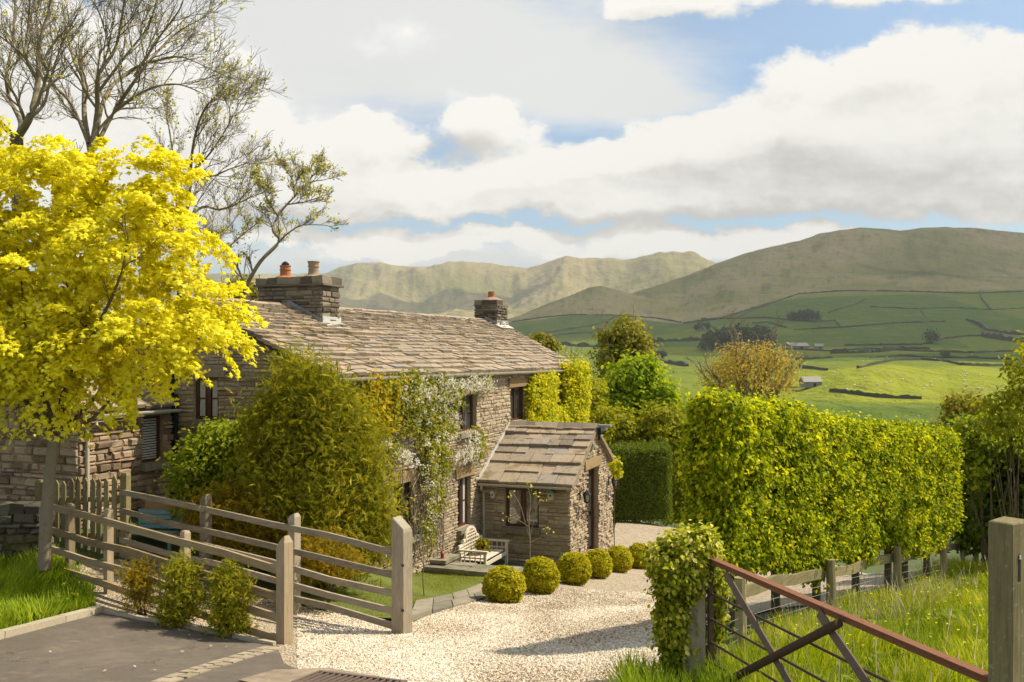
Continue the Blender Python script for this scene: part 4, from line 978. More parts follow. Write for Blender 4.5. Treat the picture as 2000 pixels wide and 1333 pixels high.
def fences():
    rg = np.random.default_rng(12)
    A, B = PX(105,1000,14.3)*[1,1,0], PX(556,1100,11.4)*[1,1,0]; d = (B-A)/np.linalg.norm(B-A); nn = np.array([d[1], -d[0], 0])
    t = thing('rail_fence', (A+B)/2+UP*-3.45, 'four rail timber fence beside the lane, its new end post nearest the drive opening', 'fence', 'timber rail fences either side of the drive opening')
    L = np.linalg.norm(B-A)
    for zl, zr in ((-2.28,-2.60),(-2.63,-2.94),(-2.93,-3.19),(-3.21,-3.45)):
        mb = MB(); rail(mb, A+UP*zl+nn*.05, B-d*.07+UP*zr+nn*.05, .04, .10, rg); mb.build('rail', M['wood'], t)
    for px, py, bt in ((132,985,-3.35),(207,995,-3.45),(357,1038,-3.5)):
        c = ray_plane(px, py, A, B); mb = MB(); post(mb, c-nn*.04, .10, c[2], bt-.2, d, rg.random(), .03); mb.build('post', M['wood_up'], t)
    c = B; mb = MB(); post(mb, c, .145, -2.20, -3.75, d, .8, .09, .035); mb.build('post', M['wood_up'], t)
    # fence on the garden side
    A2, B2 = PX(240,960,15.3)*[1,1,0], PX(785,1080,12.45)*[1,1,0]; d2 = (B2-A2)/np.linalg.norm(B2-A2); n2 = np.array([d2[1], -d2[0], 0])
    t = thing('rail_fence', (A2+B2)/2+UP*-3.7, 'five rail weathered fence along the garden, running from the pickets to the tall grey gatepost', 'fence', 'timber rail fences either side of the drive opening')
    for zl, zr in ((-2.19,-2.61),(-2.49,-2.91),(-2.74,-3.16),(-2.98,-3.40),(-3.22,-3.60)):
        mb = MB(); rail(mb, A2+UP*zl+n2*.05, B2-d2*.1+UP*zr+n2*.05, .04, .088, rg); mb.build('rail', M['oldwood'], t)
    for px, py in ((398,968),(571,1005)):
        c = ray_plane(px, py, A2, B2); mb = MB(); post(mb, c-n2*.04, .13, c[2], -4.2, d2, rg.random(), .06, .02); mb.build('post', M['oldwood_up'], t)
    c = B2; o = thing('gate_post', [c[0], c[1], -3.75], 'tall weathered grey gatepost with a slanted top on the garden side of the drive', 'post')
    mb = MB(); post(mb, c, .20, -2.20, -4.1, N3(np.array([.86,-.5,0])), .75, .03, -.09)
    mb.build('shaft', M['oldwood_up'], o)
    for hz in (-2.75, -3.35): mb = MB(); mb.tube([c+np.array([.02,-.11,hz]), c+np.array([.03,-.15,hz])], .02, 8); mb.build('hinge_pin', M['iron_dark'], o)
    # pickets
    A3, B3 = PX(84,950,15.7)*[1,1,0], PX(240,930,15.3)*[1,1,0]; d3 = (B3-A3)/np.linalg.norm(B3-A3); n3 = np.array([d3[1], -d3[0], 0]); L3 = np.linalg.norm(B3-A3)
    t = thing('picket_fence', (A3+B3)/2+UP*-3.3, 'short mossy picket fence behind the golden tree trunk', 'fence')
    s = .03; i = 0
    while s < L3:
        z = -2.07+.14*s/L3+rg.normal(0, .025); w = .085; c = A3+d3*s+n3*.03; mb = MB()
        v = [c+d3*x+UP*y+n3*k for k in (0, .025) for x, y in ((-w/2,-3.25),(w/2,-3.25),(w/2,z-.05),(0,z+.02),(-w/2,z-.05))]
        mb.add(v, [(4,3,2,1,0),(5,6,7,8,9)]+[(j,(j+1) % 5,5+(j+1) % 5,5+j) for j in range(5)], rg.random()); mb.build('picket', M['greenwood_up'], t); s += .142+rg.normal(0, .012)
    for z in (-2.35, -2.95):
        mb = MB(); mb.bar(A3+UP*(z-.03), B3+UP*(z+.03), .05, .08, .4); mb.build('rail', M['greenwood'], t)
    mb = MB(); post(mb, B3+d3*.05, .12, -1.88, -3.5, d3, .5, .04); mb.build('post', M['greenwood_up'], t)
    mb = MB(); post(mb, A3-d3*.05, .12, -2.05, -3.5, d3, .2, .04); mb.build('post', M['greenwood_up'], t)
    # dry stone wall on the far left
    w0, w1 = np.array([-10.2,14.3,0]), np.array([-7.35,14.6,0]); dw = (w1-w0)/np.linalg.norm(w1-w0); nw = np.array([dw[1],-dw[0],0]); mb = MB(); Lw = np.linalg.norm(w1-w0)
    stones(mb, w0+nw*.2, dw, nw, -3.3, -2.42, lambda z: (0, Lw), [], (.07,.17), (.12,.4), 51, .05, .02)
    stones(mb, w1+nw*.2, -nw, dw, -3.3, -2.42, lambda z: (0, .4), [], (.07,.17), (.12,.3), 52, .04, .02)
    mb.box((w0+w1)/2+UP*-2.87, dw*Lw, nw*.4, UP*.86, .2)
    for k in range(14):
        mb.box(w0+dw*(.1+k*.2)+UP*(-2.36+rg.normal(0,.02)), dw*.19, nw*.46, UP*rg.uniform(.1,.2), rg.random(), .025, rg)
    o = mb.build('dry_stone_wall', M['drywall'], origin=(w0+w1)/2+UP*-3.3); tag(o, 'mossy dark dry stone wall left of the golden tree trunk', 'wall')
    # post and rail fence under the tall hedge
    P = [PX(1393,1140,8.7),PX(1445,1128,9.76),PX(1622,1093,12.3),PX(1752,1067,14.3),PX(1842,1056,17.2),PX(1905,1045,20.5)]
    t = thing('rail_fence', [P[2][0], P[2][1], -3.4], 'old round post and single rail fence beneath the tall hornbeam hedge', 'fence')
    for i, p in enumerate(P):
        mb = MB(); zb = tz(p[0], p[1]); mb.tube([np.array([p[0], p[1], zb-.3]), np.array([p[0]+.01, p[1], (zb+p[2])/2]), p], [.068,.062,.06], 9, rg.random()); mb.build('post', M['greenwood_up'], t)
        if i:
            q0, q1 = P[i-1], p; hh = .20 if i > 1 else .22; mb = MB(); off = np.array([-.05,.09,0])
            rail(mb, q0+off-UP*hh, q1+off-UP*hh, .045, .13, rg, sag=.03); mb.build('rail', M['greenwood'], t)
    mb = MB()
    for i in range(1, len(P)):
        q0, q1 = P[i-1]*1.0, P[i]*1.0; n_ = int(np.linalg.norm(q1-q0)/.15)
        for k in range(6):
            a, b = q0-UP*(.32+k*.11), q1-UP*(.32+k*.11); mb.tube([a, b], .0022, 3, cap=False)
        for k in range(n_):
            c = q0+(q1-q0)*k/n_; mb.tube([c-UP*.32, c-UP*.9], .0018, 3, cap=False)
    mb.build('wire_netting', M['lead'], t)
fences()
GA, GB = np.array([1.707, 8.0, 0]), np.array([2.60, 4.93, 0])
def field_gate():
    gd = (GB-GA)/np.linalg.norm(GB-GA); gn = np.array([gd[1], -gd[0], 0]); gn = gn if gn[1] < 0 else -gn; L = np.linalg.norm(GB-GA)
    t = thing('field_gate', GA+gd*.05+UP*-2.8, 'old rusty iron field gate with thin bars and crossed braces', 'gate')
    def G(s, z, o=0): return GA+gd*s+UP*z+gn*o
    def gp(px, py): return ray_plane(px, py, GA, GB)
    mb = MB(); mb.bar(G(-.05,-1.735), G(L-.02,-1.735), .035, .05); mb.bar(G(-.05,-1.712,.0), G(L-.02,-1.712,.0), .07, .008); mb.build('top_rail', M['iron_rust'], t)
    mb = MB(); mb.bar(G(.03,-1.76), G(.03,-2.78), .045, .03, up=gd); mb.build('stile', M['iron_dark'], t)
    mb = MB(); mb.bar(G(L-.06,-1.76), G(L-.06,-2.78), .045, .03, up=gd); mb.build('stile', M['iron_dark'], t)
    for z in (-2.02,-2.24,-2.44,-2.61):
        mb = MB(); mb.tube([G(.03,z), G(L-.05,z)], .0105, 8); mb.build('bar', M['iron_dark'], t)
    mb = MB(); mb.bar(G(.03,-2.77), G(L-.05,-2.77), .03, .035); mb.build('bottom_rail', M['iron_dark'], t)
    for (p, q, o) in (((1423,1120),(1548,1333),.028), ((1606,1196),(1700,1333),.028)):
        a, b = gp(*p), gp(*q); a[2] = a[2]; k = (b-a)/(b[2]-a[2]); b = a+k*(-2.76-a[2]); mb = MB(); mb.bar(a+gn*o, b+gn*o, .014, .052, up=gn); 
        mb = MB(); dd = b-a; w_ = np.cross(dd, gn); w_ = w_/np.linalg.norm(w_); mb.box((a+b)/2+gn*o, w_*.075, dd, gn*.012); mb.build('brace', M['iron_flat'], t)
    a, b = gp(1654,1216), gp(1455,1318); k = (b-a)/np.linalg.norm(b-a); b = a+k*(np.linalg.norm(b-a)+.6); b = a+(b-a)*min(1, (-2.76-a[2])/(b[2]-a[2]))
    mb = MB(); mb.tube([a+gn*.06, b+gn*.06], .031, 12); mb.build('brace', M['iron_dark'], t)
    mb = MB(); mb.tube([G(-.06,-2.66), G(.0,-2.66)], .014, 8); mb.tube([G(-.06,-2.66,0), G(-.06,-2.60,0)], .014, 8); mb.box(G(-.06,-2.58), gd*.03, gn*.05, UP*.16); mb.build('hinge', M['iron_dark'], t)
    # square latch post on the right
    c = PX(1969,1020,4.93); ax = N3(np.array([.80,.60,0])); o = thing('gate_post', [c[0], c[1], -2.75], 'thick square timber latch post with a slot at the near end of the rusty gate', 'post')
    ax = N3(np.array([.86,.51,0])); zt = -.858; mb = MB(); w = .137; ay = np.array([-ax[1], ax[0], 0]); b0 = np.array([c[0], c[1], 0])
    v = [b0+ax*i*w/2+ay*j*w/2+UP*z for z in (-2.95, zt-.012) for i, j in ((-1,-1),(1,-1),(1,1),(-1,1))]+[b0+ax*i*(w/2-.008)+ay*j*(w/2-.008)+UP*(zt+.006*i) for i, j in ((-1,-1),(1,-1),(1,1),(-1,1))]
    mb.add(v, [(0,1,5,4),(1,2,6,5),(2,3,7,6),(3,0,4,7),(4,5,9,8),(5,6,10,9),(6,7,11,10),(7,4,8,11),(8,9,10,11)], .4); mb.build('shaft', M['greenwood_up'], o)
    mb = MB(); s0 = b0-ay*(w/2)-ax*.012; mb.box(s0+UP*(zt-.24), ax*.018, ay*.004, UP*.14); mb.build('slot', M['dark'], o)
    mb = MB(); mb.box(s0-ay*.003+UP*(zt-.185), ax*.014, ay*.006, UP*.022); mb.build('latch_plate', M['leadlit'], o)
    # hinge post under the ivy
    h = np.array([1.60, 8.10, 0]); o = thing('gate_post', [h[0], h[1], -2.8], 'grey timber hinge post of the rusty gate, half smothered by ivy', 'post')
    mb = MB(); post(mb, h, .19, -1.75, -3.0, N3(np.array([1,-.25,0])), .7, .03); mb.build('shaft', M['oldwood_up'], o)
field_gate()

# ------------------------------------------------------------------ garden furniture
def bench():
    fz = TZ; t0, t1 = -2.15, -.60; q0, q1 = .30, 1.02
    o = thing('garden_bench', W((t0+t1)/2, .66, fz), 'silvered wooden garden bench with a high curved lattice back against the cottage front', 'bench')
    L = t1-t0; cm = (t0+t1)/2
    for i in range(5):
        mb = MB(); q = q0+.07+i*.125; mb.bar(W(t0+.06,q,fz+.43), W(t1-.06,q,fz+.43), .105, .025, .2+.15*i); mb.build('seat_slat', M['teak'], o)
    for t in (t0+.03, t1-.03):
        for q in (q0+.03, q1-.03):
            mb = MB(); mb.box(W(t,q,fz+(.32 if q > .6 else .30)), HD*.065, HP*.065, UP*(.64 if q > .6 else .60), .6); mb.build('leg', M['teak'], o)
        mb = MB(); mb.bar(W(t,q0-.02,fz+.665), W(t,q1+.04,fz+.665), .085, .04, .9, up=UP); mb.build('armrest', M['teak'], o)
        mb = MB()
        for z in (.2, .5): mb.bar(W(t,q0+.0,fz+z), W(t,q1-.0,fz+z), .03, .035, .6)
        for k in range(4): mb.bar(W(t,q0+.15+k*.14,fz+.19), W(t,q0+.15+k*.14,fz+.645), .02, .02, .6, up=HP)
        mb.build('side_frame', M['teak'], o)
    def hb(u):                                  # height of the crest along the back
        a = abs(u)
        if a < .42: return .84+.26*math.sqrt(max(0, 1-(a/.44)**2))
        if a < .62: return .84
        return .74
    mb = MB(); us = np.linspace(-.98, .98, 49)
    for a, b in zip(us[:-1], us[1:]):
        mb.bar(W(cm+a*L/2,q0,fz+hb(a)), W(cm+b*L/2,q0,fz+hb(b)+1e-4), .045, .06, .9, up=UP if abs(hb(a)-hb(b)) < .05 else HP)
    mb.build('crest_rail', M['teak'], o)
    mb = MB()
    for u in np.linspace(-.9, .9, 13): mb.bar(W(cm+u*L/2,q0,fz+.46), W(cm+u*L/2,q0,fz+hb(u)), .022, .03, .8, up=HP)
    for z in (.5,.58,.66,.74,.84,.92,1.0):
        e = max([u for u in np.linspace(0,.95,40) if hb(u) > z-.01] or [0])
        if e > .05: mb.bar(W(cm-e*L/2,q0+.012,fz+z), W(cm+e*L/2,q0+.012,fz+z), .02, .028, .8)
    mb.build('back_lattice', M['teak'], o)
    mb = MB(); mb.bar(W(t0+.06,q1-.03,fz+.36), W(t1-.06,q1-.03,fz+.36), .03, .09, .5); mb.bar(W(t0+.06,q0+.03,fz+.36), W(t1-.06,q0+.03,fz+.36), .03, .09, .5); mb.build('apron', M['teak'], o)
bench()
def stone_seat():
    c = W(-2.72,.36,0); z = -4.655; o = thing('stone_bench', W(-2.72,.36,-5.3), 'low stone slab seat against the cottage wall between the climber and the wooden bench', 'bench')
    mb = MB(); rg = np.random.default_rng(2); mb.box(W(-2.95,.30,z-.05), HD*.8, HP*.4, UP*.08, .7, .008, rg); mb.build('slab', M['flag'], o)
    for t in (-3.24,-2.66):
        mb = MB(); mb.box(W(t,.30,(z-.09+TZ)/2), HD*.14, HP*.34, UP*(z-.09-TZ), .3, .008, rg); mb.build('block', M['flag'], o)
    b = W(-3.1,.30,z-.01); l = thing('candle_lantern', b, 'little red candle lantern on the low stone seat', 'lantern')
    mb = MB(); mb.lathe(b, [(.05,0),(.055,.015),(.042,.02),(.042,.10),(.053,.11),(.035,.14),(.015,.16)], 10); mb.build('body', M['red'], l)
    mb = MB(); a = np.linspace(0, math.pi, 9); mb.tube([b+HD*.05*math.cos(x)+UP*(.15+.05*math.sin(x)) for x in a], .006, 5); mb.build('handle', M['black'], l)
stone_seat()
def blue_bench():
    c = hit(302,1040); c = np.array([-6.25, 16.3, 0]); z = -(1000-HY)*16.3/F
    o = thing('garden_bench', [c[0], c[1], z-.72], 'pale blue slatted garden bench behind the rails by the amber shrub', 'bench')
    d = N3(np.array([1,-.15,0])); n = np.array([.15,1,0])
    for k in range(4):
        mb = MB(); mb.bar(c-d*.42+n*.1+UP*(z-.02-k*.085), c+d*.42+n*.1+UP*(z-.02-k*.085), .025, .065); mb.build('back_slat', M['blue'], o)
    for k in range(4):
        mb = MB(); mb.bar(c-d*.42-n*(.03+.09*k)+UP*(z-.34), c+d*.42-n*(.03+.09*k)+UP*(z-.34), .075, .022); mb.build('seat_slat', M['blue'], o)
    for s in (-.4,.4):
        for q, zt in ((.12, z+.02),(-.32, z-.36)):
            mb = MB(); mb.bar(c+d*s+n*q+UP*(z-.72), c+d*s+n*q+UP*zt, .05, .05, up=n); mb.build('leg', M['blue'], o)
    # broad garden steps beside the outbuilding
    mb = MB(); rg = np.random.default_rng(5)
    for k in range(3):
        mb.box(np.array([-5.9+.15*k, 17.3-.32*k, -2.62-.2*k-.25]), d*1.9, n*.36, UP*.5, rg.random(), .008, rg)
    st = mb.build('stone_steps', M['stone_w'], origin=(-5.8,17,-3.3)); tag(st, 'pale stone garden steps beside the sunlit outbuilding wall', 'steps')
blue_bench()

# ------------------------------------------------------------------ leaves
T_LEAF = (np.array([(0,0,0),(-.36,.42,.07),(0,1,-.12),(.36,.42,.07)]), [(0,2,1),(0,3,2)])
T_OVAL = (np.array([(0,0,0),(-.33,.3,.05),(-.28,.7,.02),(0,1,-.15),(.28,.7,.02),(.33,.3,.05),(0,.5,-.03)]), [(6,0,5),(6,5,4),(6,4,3),(6,3,2),(6,2,1),(6,1,0)])
_m = [(0,0),(.30,-.06),(.26,.14),(.58,.28),(.34,.42),(.30,.62),(.14,.56),(0,1.0),(-.14,.56),(-.30,.62),(-.34,.42),(-.58,.28),(-.26,.14),(-.30,-.06)]
T_MAPLE = (np.array([(x, y, -.30*y*y-.25*abs(x)**1.5) for x, y in _m]+[(0,.32,.02)]), [(14,i,(i+1) % 14) for i in range(14)])
T_QUAD = (np.array([(-.4,0,0),(.4,0,0),(.32,.9,-.1),(-.32,.9,-.1)]), [(0,1,2,3)])
_f = [(0,0,0),(.05,.5,.02),(0,1,-.12),(-.05,.5,.02)]
for s in (-1, 1):
    for y0, l in ((.12,.42),(.32,.42),(.54,.34)): _f += [(0,y0,0),(s*l*.55,y0+l*.75,-.05),(s*.02,y0+.11,.0)]
T_SPRAY = (np.array(_f), [(0,1,2),(0,2,3)]+[(4+3*i,5+3*i,6+3*i) for i in range(6)])
T_BLADE = (np.array([(-.5,0,0),(.5,0,0),(.36,.5,.10),(-.36,.5,.10),(0,1,.45)]), [(0,1,2,3),(3,2,4)])
def unit(rg, n): return N3(rg.normal(size=(n, 3)))
def crown_pts(rg, blobs, nc, per, cr, fill=.25, flat=.65, shell=.72):
    """clump centres through a union of ellipsoids (centre, radii), then leaves round each clump; returns points and outward directions"""
    w = np.array([b[1][0]*b[1][1]*b[1][2] for b in blobs])**.67; k = rg.choice(len(blobs), nc, p=w/w.sum())
    C = np.array([b[0] for b in blobs])[k]; Rr = np.array([b[1] for b in blobs])[k]
    u = unit(rg, nc); rad = np.where(rg.random(nc) < fill, rg.random(nc)**.5*.8, rg.uniform(shell, 1.04, nc))
    cen = C+u*Rr*rad[:, None]; out = N3(u/Rr)
    sz = cr*rg.uniform(.6, 1.35, nc)
    off = rg.normal(size=(nc, per, 3))*.5; off[..., 2] *= flat
    P = cen[:, None]+off*sz[:, None, None]; O = np.repeat(out[:, None], per, 1)*.8+off*.9
    tone = np.repeat(rg.normal(0, .13, nc)[:, None], per, 1)
    return P.reshape(-1, 3), N3(O.reshape(-1, 3)), tone.ravel()
def put(mb, rg, P, O, tone, size, tpl, up=.5, rand=.55, droop=.6, sv=.3, base=.5, spread=.2):
    n = len(P); Nn = O*.7+np.array([0, 0, up])+rg.normal(0, rand, (n, 3)); T = O*.5+rg.normal(0, .7, (n, 3))+np.array([0, 0, -droop])
    mb.leaves(P, Nn, T, size*rg.uniform(1-sv, 1+sv, n), tpl, np.clip(base+tone+rg.normal(0, spread, n), 0, 1))
def limb(mb, rg, p, d, L, r, lev, tips, kids=5, up=.15, spread=.75, wob=.16, shrink=.55, side=(6,5,4,3), minr=.006, n=6):
    p = np.asarray(p, float); d = N3(np.asarray(d, float)); pts = [p]; ds = [d]
    for i in range(n):
        d = N3(d+rg.normal(0, wob, 3)+UP*up*.35); p = p+d*L/n; pts.append(p); ds.append(d)
    rr = np.linspace(r, max(minr, r*.42), n+1)
    mb.tube(pts, rr, side[min(len(side)-1, 3-lev if lev <= 3 else 0)], rg.random(), cap=False)
    branch_off(mb, rg, pts, ds, rr, L, lev, tips, kids, up, spread, wob, shrink, side, minr)
def branch_off(mb, rg, pts, ds, rr, L, lev, tips, kids, up, spread, wob, shrink, side, minr, f0=.25):
    if lev <= 0: tips.append((pts[-1], ds[-1])); tips.append((pts[-2], ds[-2])); return
    n = len(pts)-1
    for k in range(kids):
        f = f0+(1-f0)*(k+rg.random())/kids; i = min(n-1, int(f*n)); t = f*n-i; q = pts[i]*(1-t)+pts[i+1]*t
        dd = N3(ds[i]+unit(rg, 1)[0]*spread+UP*up)
        limb(mb, rg, q, dd, L*shrink*rg.uniform(.65, 1.2)*(1.1-.35*f), max(minr, rr[i]*.55), lev-1, tips, min(kids, 7) if lev > 2 else min(kids, 6), up, spread, wob, shrink, side, minr, 5 if lev > 1 else 4)
    limb(mb, rg, pts[-1], ds[-1], L*shrink*.9, max(minr, rr[-1]), lev-1, tips, kids, up, spread, wob, shrink, side, minr, 5)
def guided(mb, rg, path, Y, r0, r1, tips, lev=2, kids=6, L=1.5, dj=.35, up=.12, f0=.1, spread=.8, minr=.006, sides=8):
    """a main limb through points given as bearings at depth Y, smoothed, with its own side branches"""
    pp = np.array([PX(x, y, Y) for x, y in path]); k = len(pp); yj = np.cumsum(rg.normal(0, dj, k)); pp[:, :] *= (1+(yj-yj[0])/Y)[:, None]
    s = np.linspace(0, k-1, (k-1)*5+1); out = []
    for t in s:
        i = min(k-2, int(t)); u = t-i; p0, p1, p2, p3 = pp[max(i-1, 0)], pp[i], pp[i+1], pp[min(i+2, k-1)]
        out.append(.5*((2*p1)+(-p0+p2)*u+(2*p0-5*p1+4*p2-p3)*u*u+(-p0+3*p1-3*p2+p3)*u**3))
    out = np.array(out); rr = np.linspace(r0, r1, len(out)); mb.tube(out, rr, sides, rg.random(), cap=False)
    ds = N3(np.gradient(out, axis=0))
    if lev >= 0: branch_off(mb, rg, list(out), list(ds), rr, L, lev, tips, kids, up, spread, .16, .58 if lev > 2 else .55, (6,5,4,3), minr, f0)
    return out
def pxblobs(L, Y):                            # (px, py, rx, ry in pixels, depth radius in metres, depth offset)
    return [(PX(b[0], b[1], Y+(b[5] if len(b) > 5 else 0)), np.array([b[2]*Y/F, b[4], b[3]*Y/F])) for b in L]

def golden_tree():
    Y = 13.5; rg = np.random.default_rng(77); b = PX(92,1100,Y); z0 = -3.05
    o = thing('golden_maple', [b[0], Y, z0], 'young maple tree in bright golden yellow leaf beside the lane', 'tree')
    mb = MB(); tips = []
    trunk = guided(mb, rg, [(86,1112),(91,1000),(98,920),(106,850)], Y, .09, .075, [], -1, 0, dj=.0, sides=12)
    bk = mb.build('trunk', M['barkpale'], o, smooth=True); mb = MB()
    for path, r in (([(106,850),(70,810),(35,760),(-10,690),(-60,610)], .05), ([(106,850),(95,800),(70,740),(50,640),(40,520)], .05), ([(106,850),(130,790),(145,700),(150,580),(140,430),(130,320)], .06),
                    ([(108,845),(150,815),(205,755),(270,690),(350,640),(430,610)], .045), ([(112,840),(170,825),(215,780),(235,745),(290,720)], .035), ([(106,850),(120,780),(160,700),(200,620),(235,540),(250,470)], .045), ([(106,850),(85,790),(85,700),(100,560)], .04)):
        guided(mb, rg, path, Y, r, .010, tips, 2, 5, 1.0, .30, .10, .35, minr=.005)
    mb.build('branches', M['bark'], o, smooth=True)
    bl = [(90,430,200,165,1.5),(10,560,230,200,1.7),(235,440,125,125,1.1),(330,450,75,80,.8),(318,585,110,88,1.1),(385,595,62,66,.8),(250,630,170,105,1.4),(100,660,170,110,1.3),(-80,520,170,220,1.7),(135,325,115,75,.9),(250,330,70,50,.7),(40,300,80,40,.7),(400,650,50,38,.7),(300,350,50,45,.6),(30,350,120,80,1.0)]
    lo = [(125,700,60,30,.6),(25,705,50,30,.7),(300,725,36,18,.5),(215,725,30,18,.4),(-60,720,60,50,.8),(430,640,30,30,.4),(370,680,50,14,.5),(150,690,150,30,1.0),(30,680,110,50,1.0)]
    B = pxblobs(bl, Y); B2 = pxblobs(lo, Y); PP, OO, TT = [], [], []
    def sprays(B, n, per, L):
        w = np.array([q[1][0]*q[1][1]*q[1][2] for q in B])**.6; k = rg.choice(len(B), n, p=w/w.sum()); C = np.array([q[0] for q in B])[k]; Rr = np.array([q[1] for q in B])[k]
        u = unit(rg, n); u[:, 2] = u[:, 2]*.9+.05; u = N3(u); p0 = C+u*Rr*rg.uniform(.40, .80, n)[:, None]; h = N3(u+rg.normal(0,.25,(n,3))+[0,0,.12]); l = L*rg.uniform(.55,1.35,n)
        s = rg.beta(1.6,1.1,(n,per)); side = N3(np.cross(h, [0,0,1.0])+1e-6); lat = rg.normal(0,1,(n,per))*(.20-.10*s)*l[:,None]*1.3
        P = p0[:,None]+h[:,None]*(s*l[:,None])[...,None]+side[:,None]*lat[...,None]; P[...,2] += -.42*(s**2)*l[:,None]-.5*np.abs(lat)-np.abs(rg.normal(0,.055,(n,per)))
        PP.append(P.reshape(-1,3)); OO.append(np.repeat(N3(h*.6+[0,0,.5]),per,0)); TT.append(np.repeat(rg.normal(0,.10,n),per)+(s.ravel()-.5)*.22)
    sprays(B, 620, 92, .62); sprays(B2, 80, 70, .38)
    mb = MB(); put(mb, rg, np.concatenate(PP), N3(np.concatenate(OO)), np.concatenate(TT), .076, T_MAPLE, .55, .5, .8, .35)
    f = mb.build('foliage', M['maple'], o)
golden_tree()

def bare_trees():
    def tree(name, lab, seed, Y, base, limbs, lev=3, L=2.7, budn=2, r=.16):
        rg = np.random.default_rng(seed); z = tz(PX(base[0],700,Y)[0], Y); o = thing(name, [PX(base[0],700,Y)[0], Y, z], lab, 'tree'); mb = MB(); tips = []
        st = limbs[0][0][0]; pz = (HY-z*F/Y*1.0)
        guided(mb, rg, [(base[0], HY-z*F/Y+6), (base[0]+4, (HY-z*F/Y+st[1])/2), st], Y, r*1.25, r, [], -1, 0, dj=.0, sides=12)
        mb.build('trunk', M['bark'], o, smooth=True); mb = MB()
        for path, r0, k in limbs: k = k+2; guided(mb, rg, path, Y, r0*.72, .012, tips, lev, k, L, .55, .16, .08, .8, .0045)
        mb.build('branches', M['twig'], o, smooth=True)
        tp = np.array([t[0] for t in tips]); td = np.array([t[1] for t in tips]); sel = rg.random(len(tp)) < .10; tp, td = tp[sel], td[sel]; m = len(tp)
        P = np.repeat(tp, budn, 0)+rg.normal(0, .05, (m*budn, 3)); T = np.repeat(td, budn, 0)+rg.normal(0, .6, (m*budn, 3))
        mb = MB(); mb.leaves(P, rg.normal(size=P.shape)+[0,-.3,.5], T, rg.uniform(.05,.11,len(P)), T_LEAF, rg.random(len(P))); mb.build('buds', M['bud'], o)
    tree('bare_tree', 'tall nearly bare tree at the far left, its trunk forking just above the golden tree', 301, 24, (40,700),
         [([(32,272),(60,225),(74,160),(76,90),(95,20),(110,-60)],.15,7), ([(32,272),(40,240),(20,195),(12,150),(25,80),(30,0),(35,-60)],.10,7), ([(32,272),(5,245),(-40,200),(-70,120),(-60,20)],.11,6), ([(55,232),(85,205),(100,150),(120,90),(150,30)],.07,6), ([(74,160),(50,110),(55,50),(60,-30)],.06,6)])
    tree('bare_tree', 'broad budding tree with many spreading upright limbs behind the golden tree', 302, 25, (178,700),
         [([(178,300),(165,230),(163,160),(145,120),(130,60),(118,-20)],.12,7), ([(178,300),(190,220),(192,150),(225,95),(240,20),(250,-50)],.12,7), ([(185,290),(205,190),(255,138),(310,118),(355,112),(400,130)],.09,8), ([(185,290),(225,215),(262,160),(300,110),(345,65),(388,40)],.09,8), ([(172,280),(140,205),(105,165),(80,110),(70,50)],.07,6), ([(192,180),(245,110),(290,50),(310,-20)],.06,7), ([(225,215),(290,175),(345,165),(390,180)],.055,7), ([(262,150),(310,75),(350,20),(370,-30)],.05,7)])
    tree('bare_tree', 'fine twigged bare tree between the golden tree and the larger chimney', 303, 27, (352,700),
         [([(352,470),(370,380),(374,310),(385,250),(405,205),(430,190)],.09,8), ([(352,470),(345,390),(340,320),(330,250),(320,200)],.07,7), ([(356,440),(395,405),(430,410),(470,395),(490,385)],.06,7), ([(372,340),(410,300),(440,255),(455,225)],.05,7), ([(374,330),(410,345),(450,330),(480,320)],.045,6), ([(360,420),(390,450),(420,470),(450,440)],.04,6)], L=2.0, r=.11)
    tree('bare_tree', 'leaning tree with a crooked rising limb just behind the larger chimney', 304, 26, (462,700),
         [([(480,560),(508,512),(545,472),(533,448),(548,415),(575,385),(605,358),(632,352)],.085,7), ([(545,472),(568,452),(592,440),(632,440)],.035,4), ([(480,560),(455,508),(428,498),(424,470)],.05,6), ([(440,490),(470,462),(495,442)],.03,5), ([(545,425),(525,395),(512,360)],.035,7), ([(575,385),(572,355),(560,335)],.03,7), ([(590,372),(610,345),(622,335)],.03,6), ([(560,400),(595,395),(625,385)],.03,6)], L=.80, r=.10)
bare_trees()

def bush(name, lab, cat, base, blobs, mat, tpl, size, nc, per, cr, seed, group=None, part='foliage', stems=5, fill=.4, flat=.8, up=.4, droop=.3, shell=.65, rand=.6, sv=.3, extra=None, bark='bark', spread=.2):
    rg = np.random.default_rng(seed); o = thing(name, base, lab, cat, group)
    if stems:
        mb = MB(); b0 = np.array(base, float)
        for k in range(stems):
            c, rr = blobs[k % len(blobs)]; q = c+unit(rg, 1)[0]*rr*.5; m = (b0+q)/2+rg.normal(0, .06, 3)*np.linalg.norm(q-b0)*.6
            s = b0+rg.normal(0, .05, 3)*[1,1,0]; t_ = np.linspace(0, 1, 6)[:, None]; pts = s*(1-t_)**2+2*m*t_*(1-t_)+q*t_**2
            mb.tube(pts, np.linspace(.035, .01, 6)*(1 if np.linalg.norm(q-b0) > 1 else .5)*(.25 if stems > 10 else 1), 5, cap=False)
        mb.build('stems', M[bark], o, smooth=True)
    P, O, t = crown_pts(rg, blobs, nc, per, cr, fill, flat, shell); mb = MB(); put(mb, rg, P, O, t, size, tpl, up, rand, droop, sv, spread=spread); mb.build(part, M[mat], o)
    return o
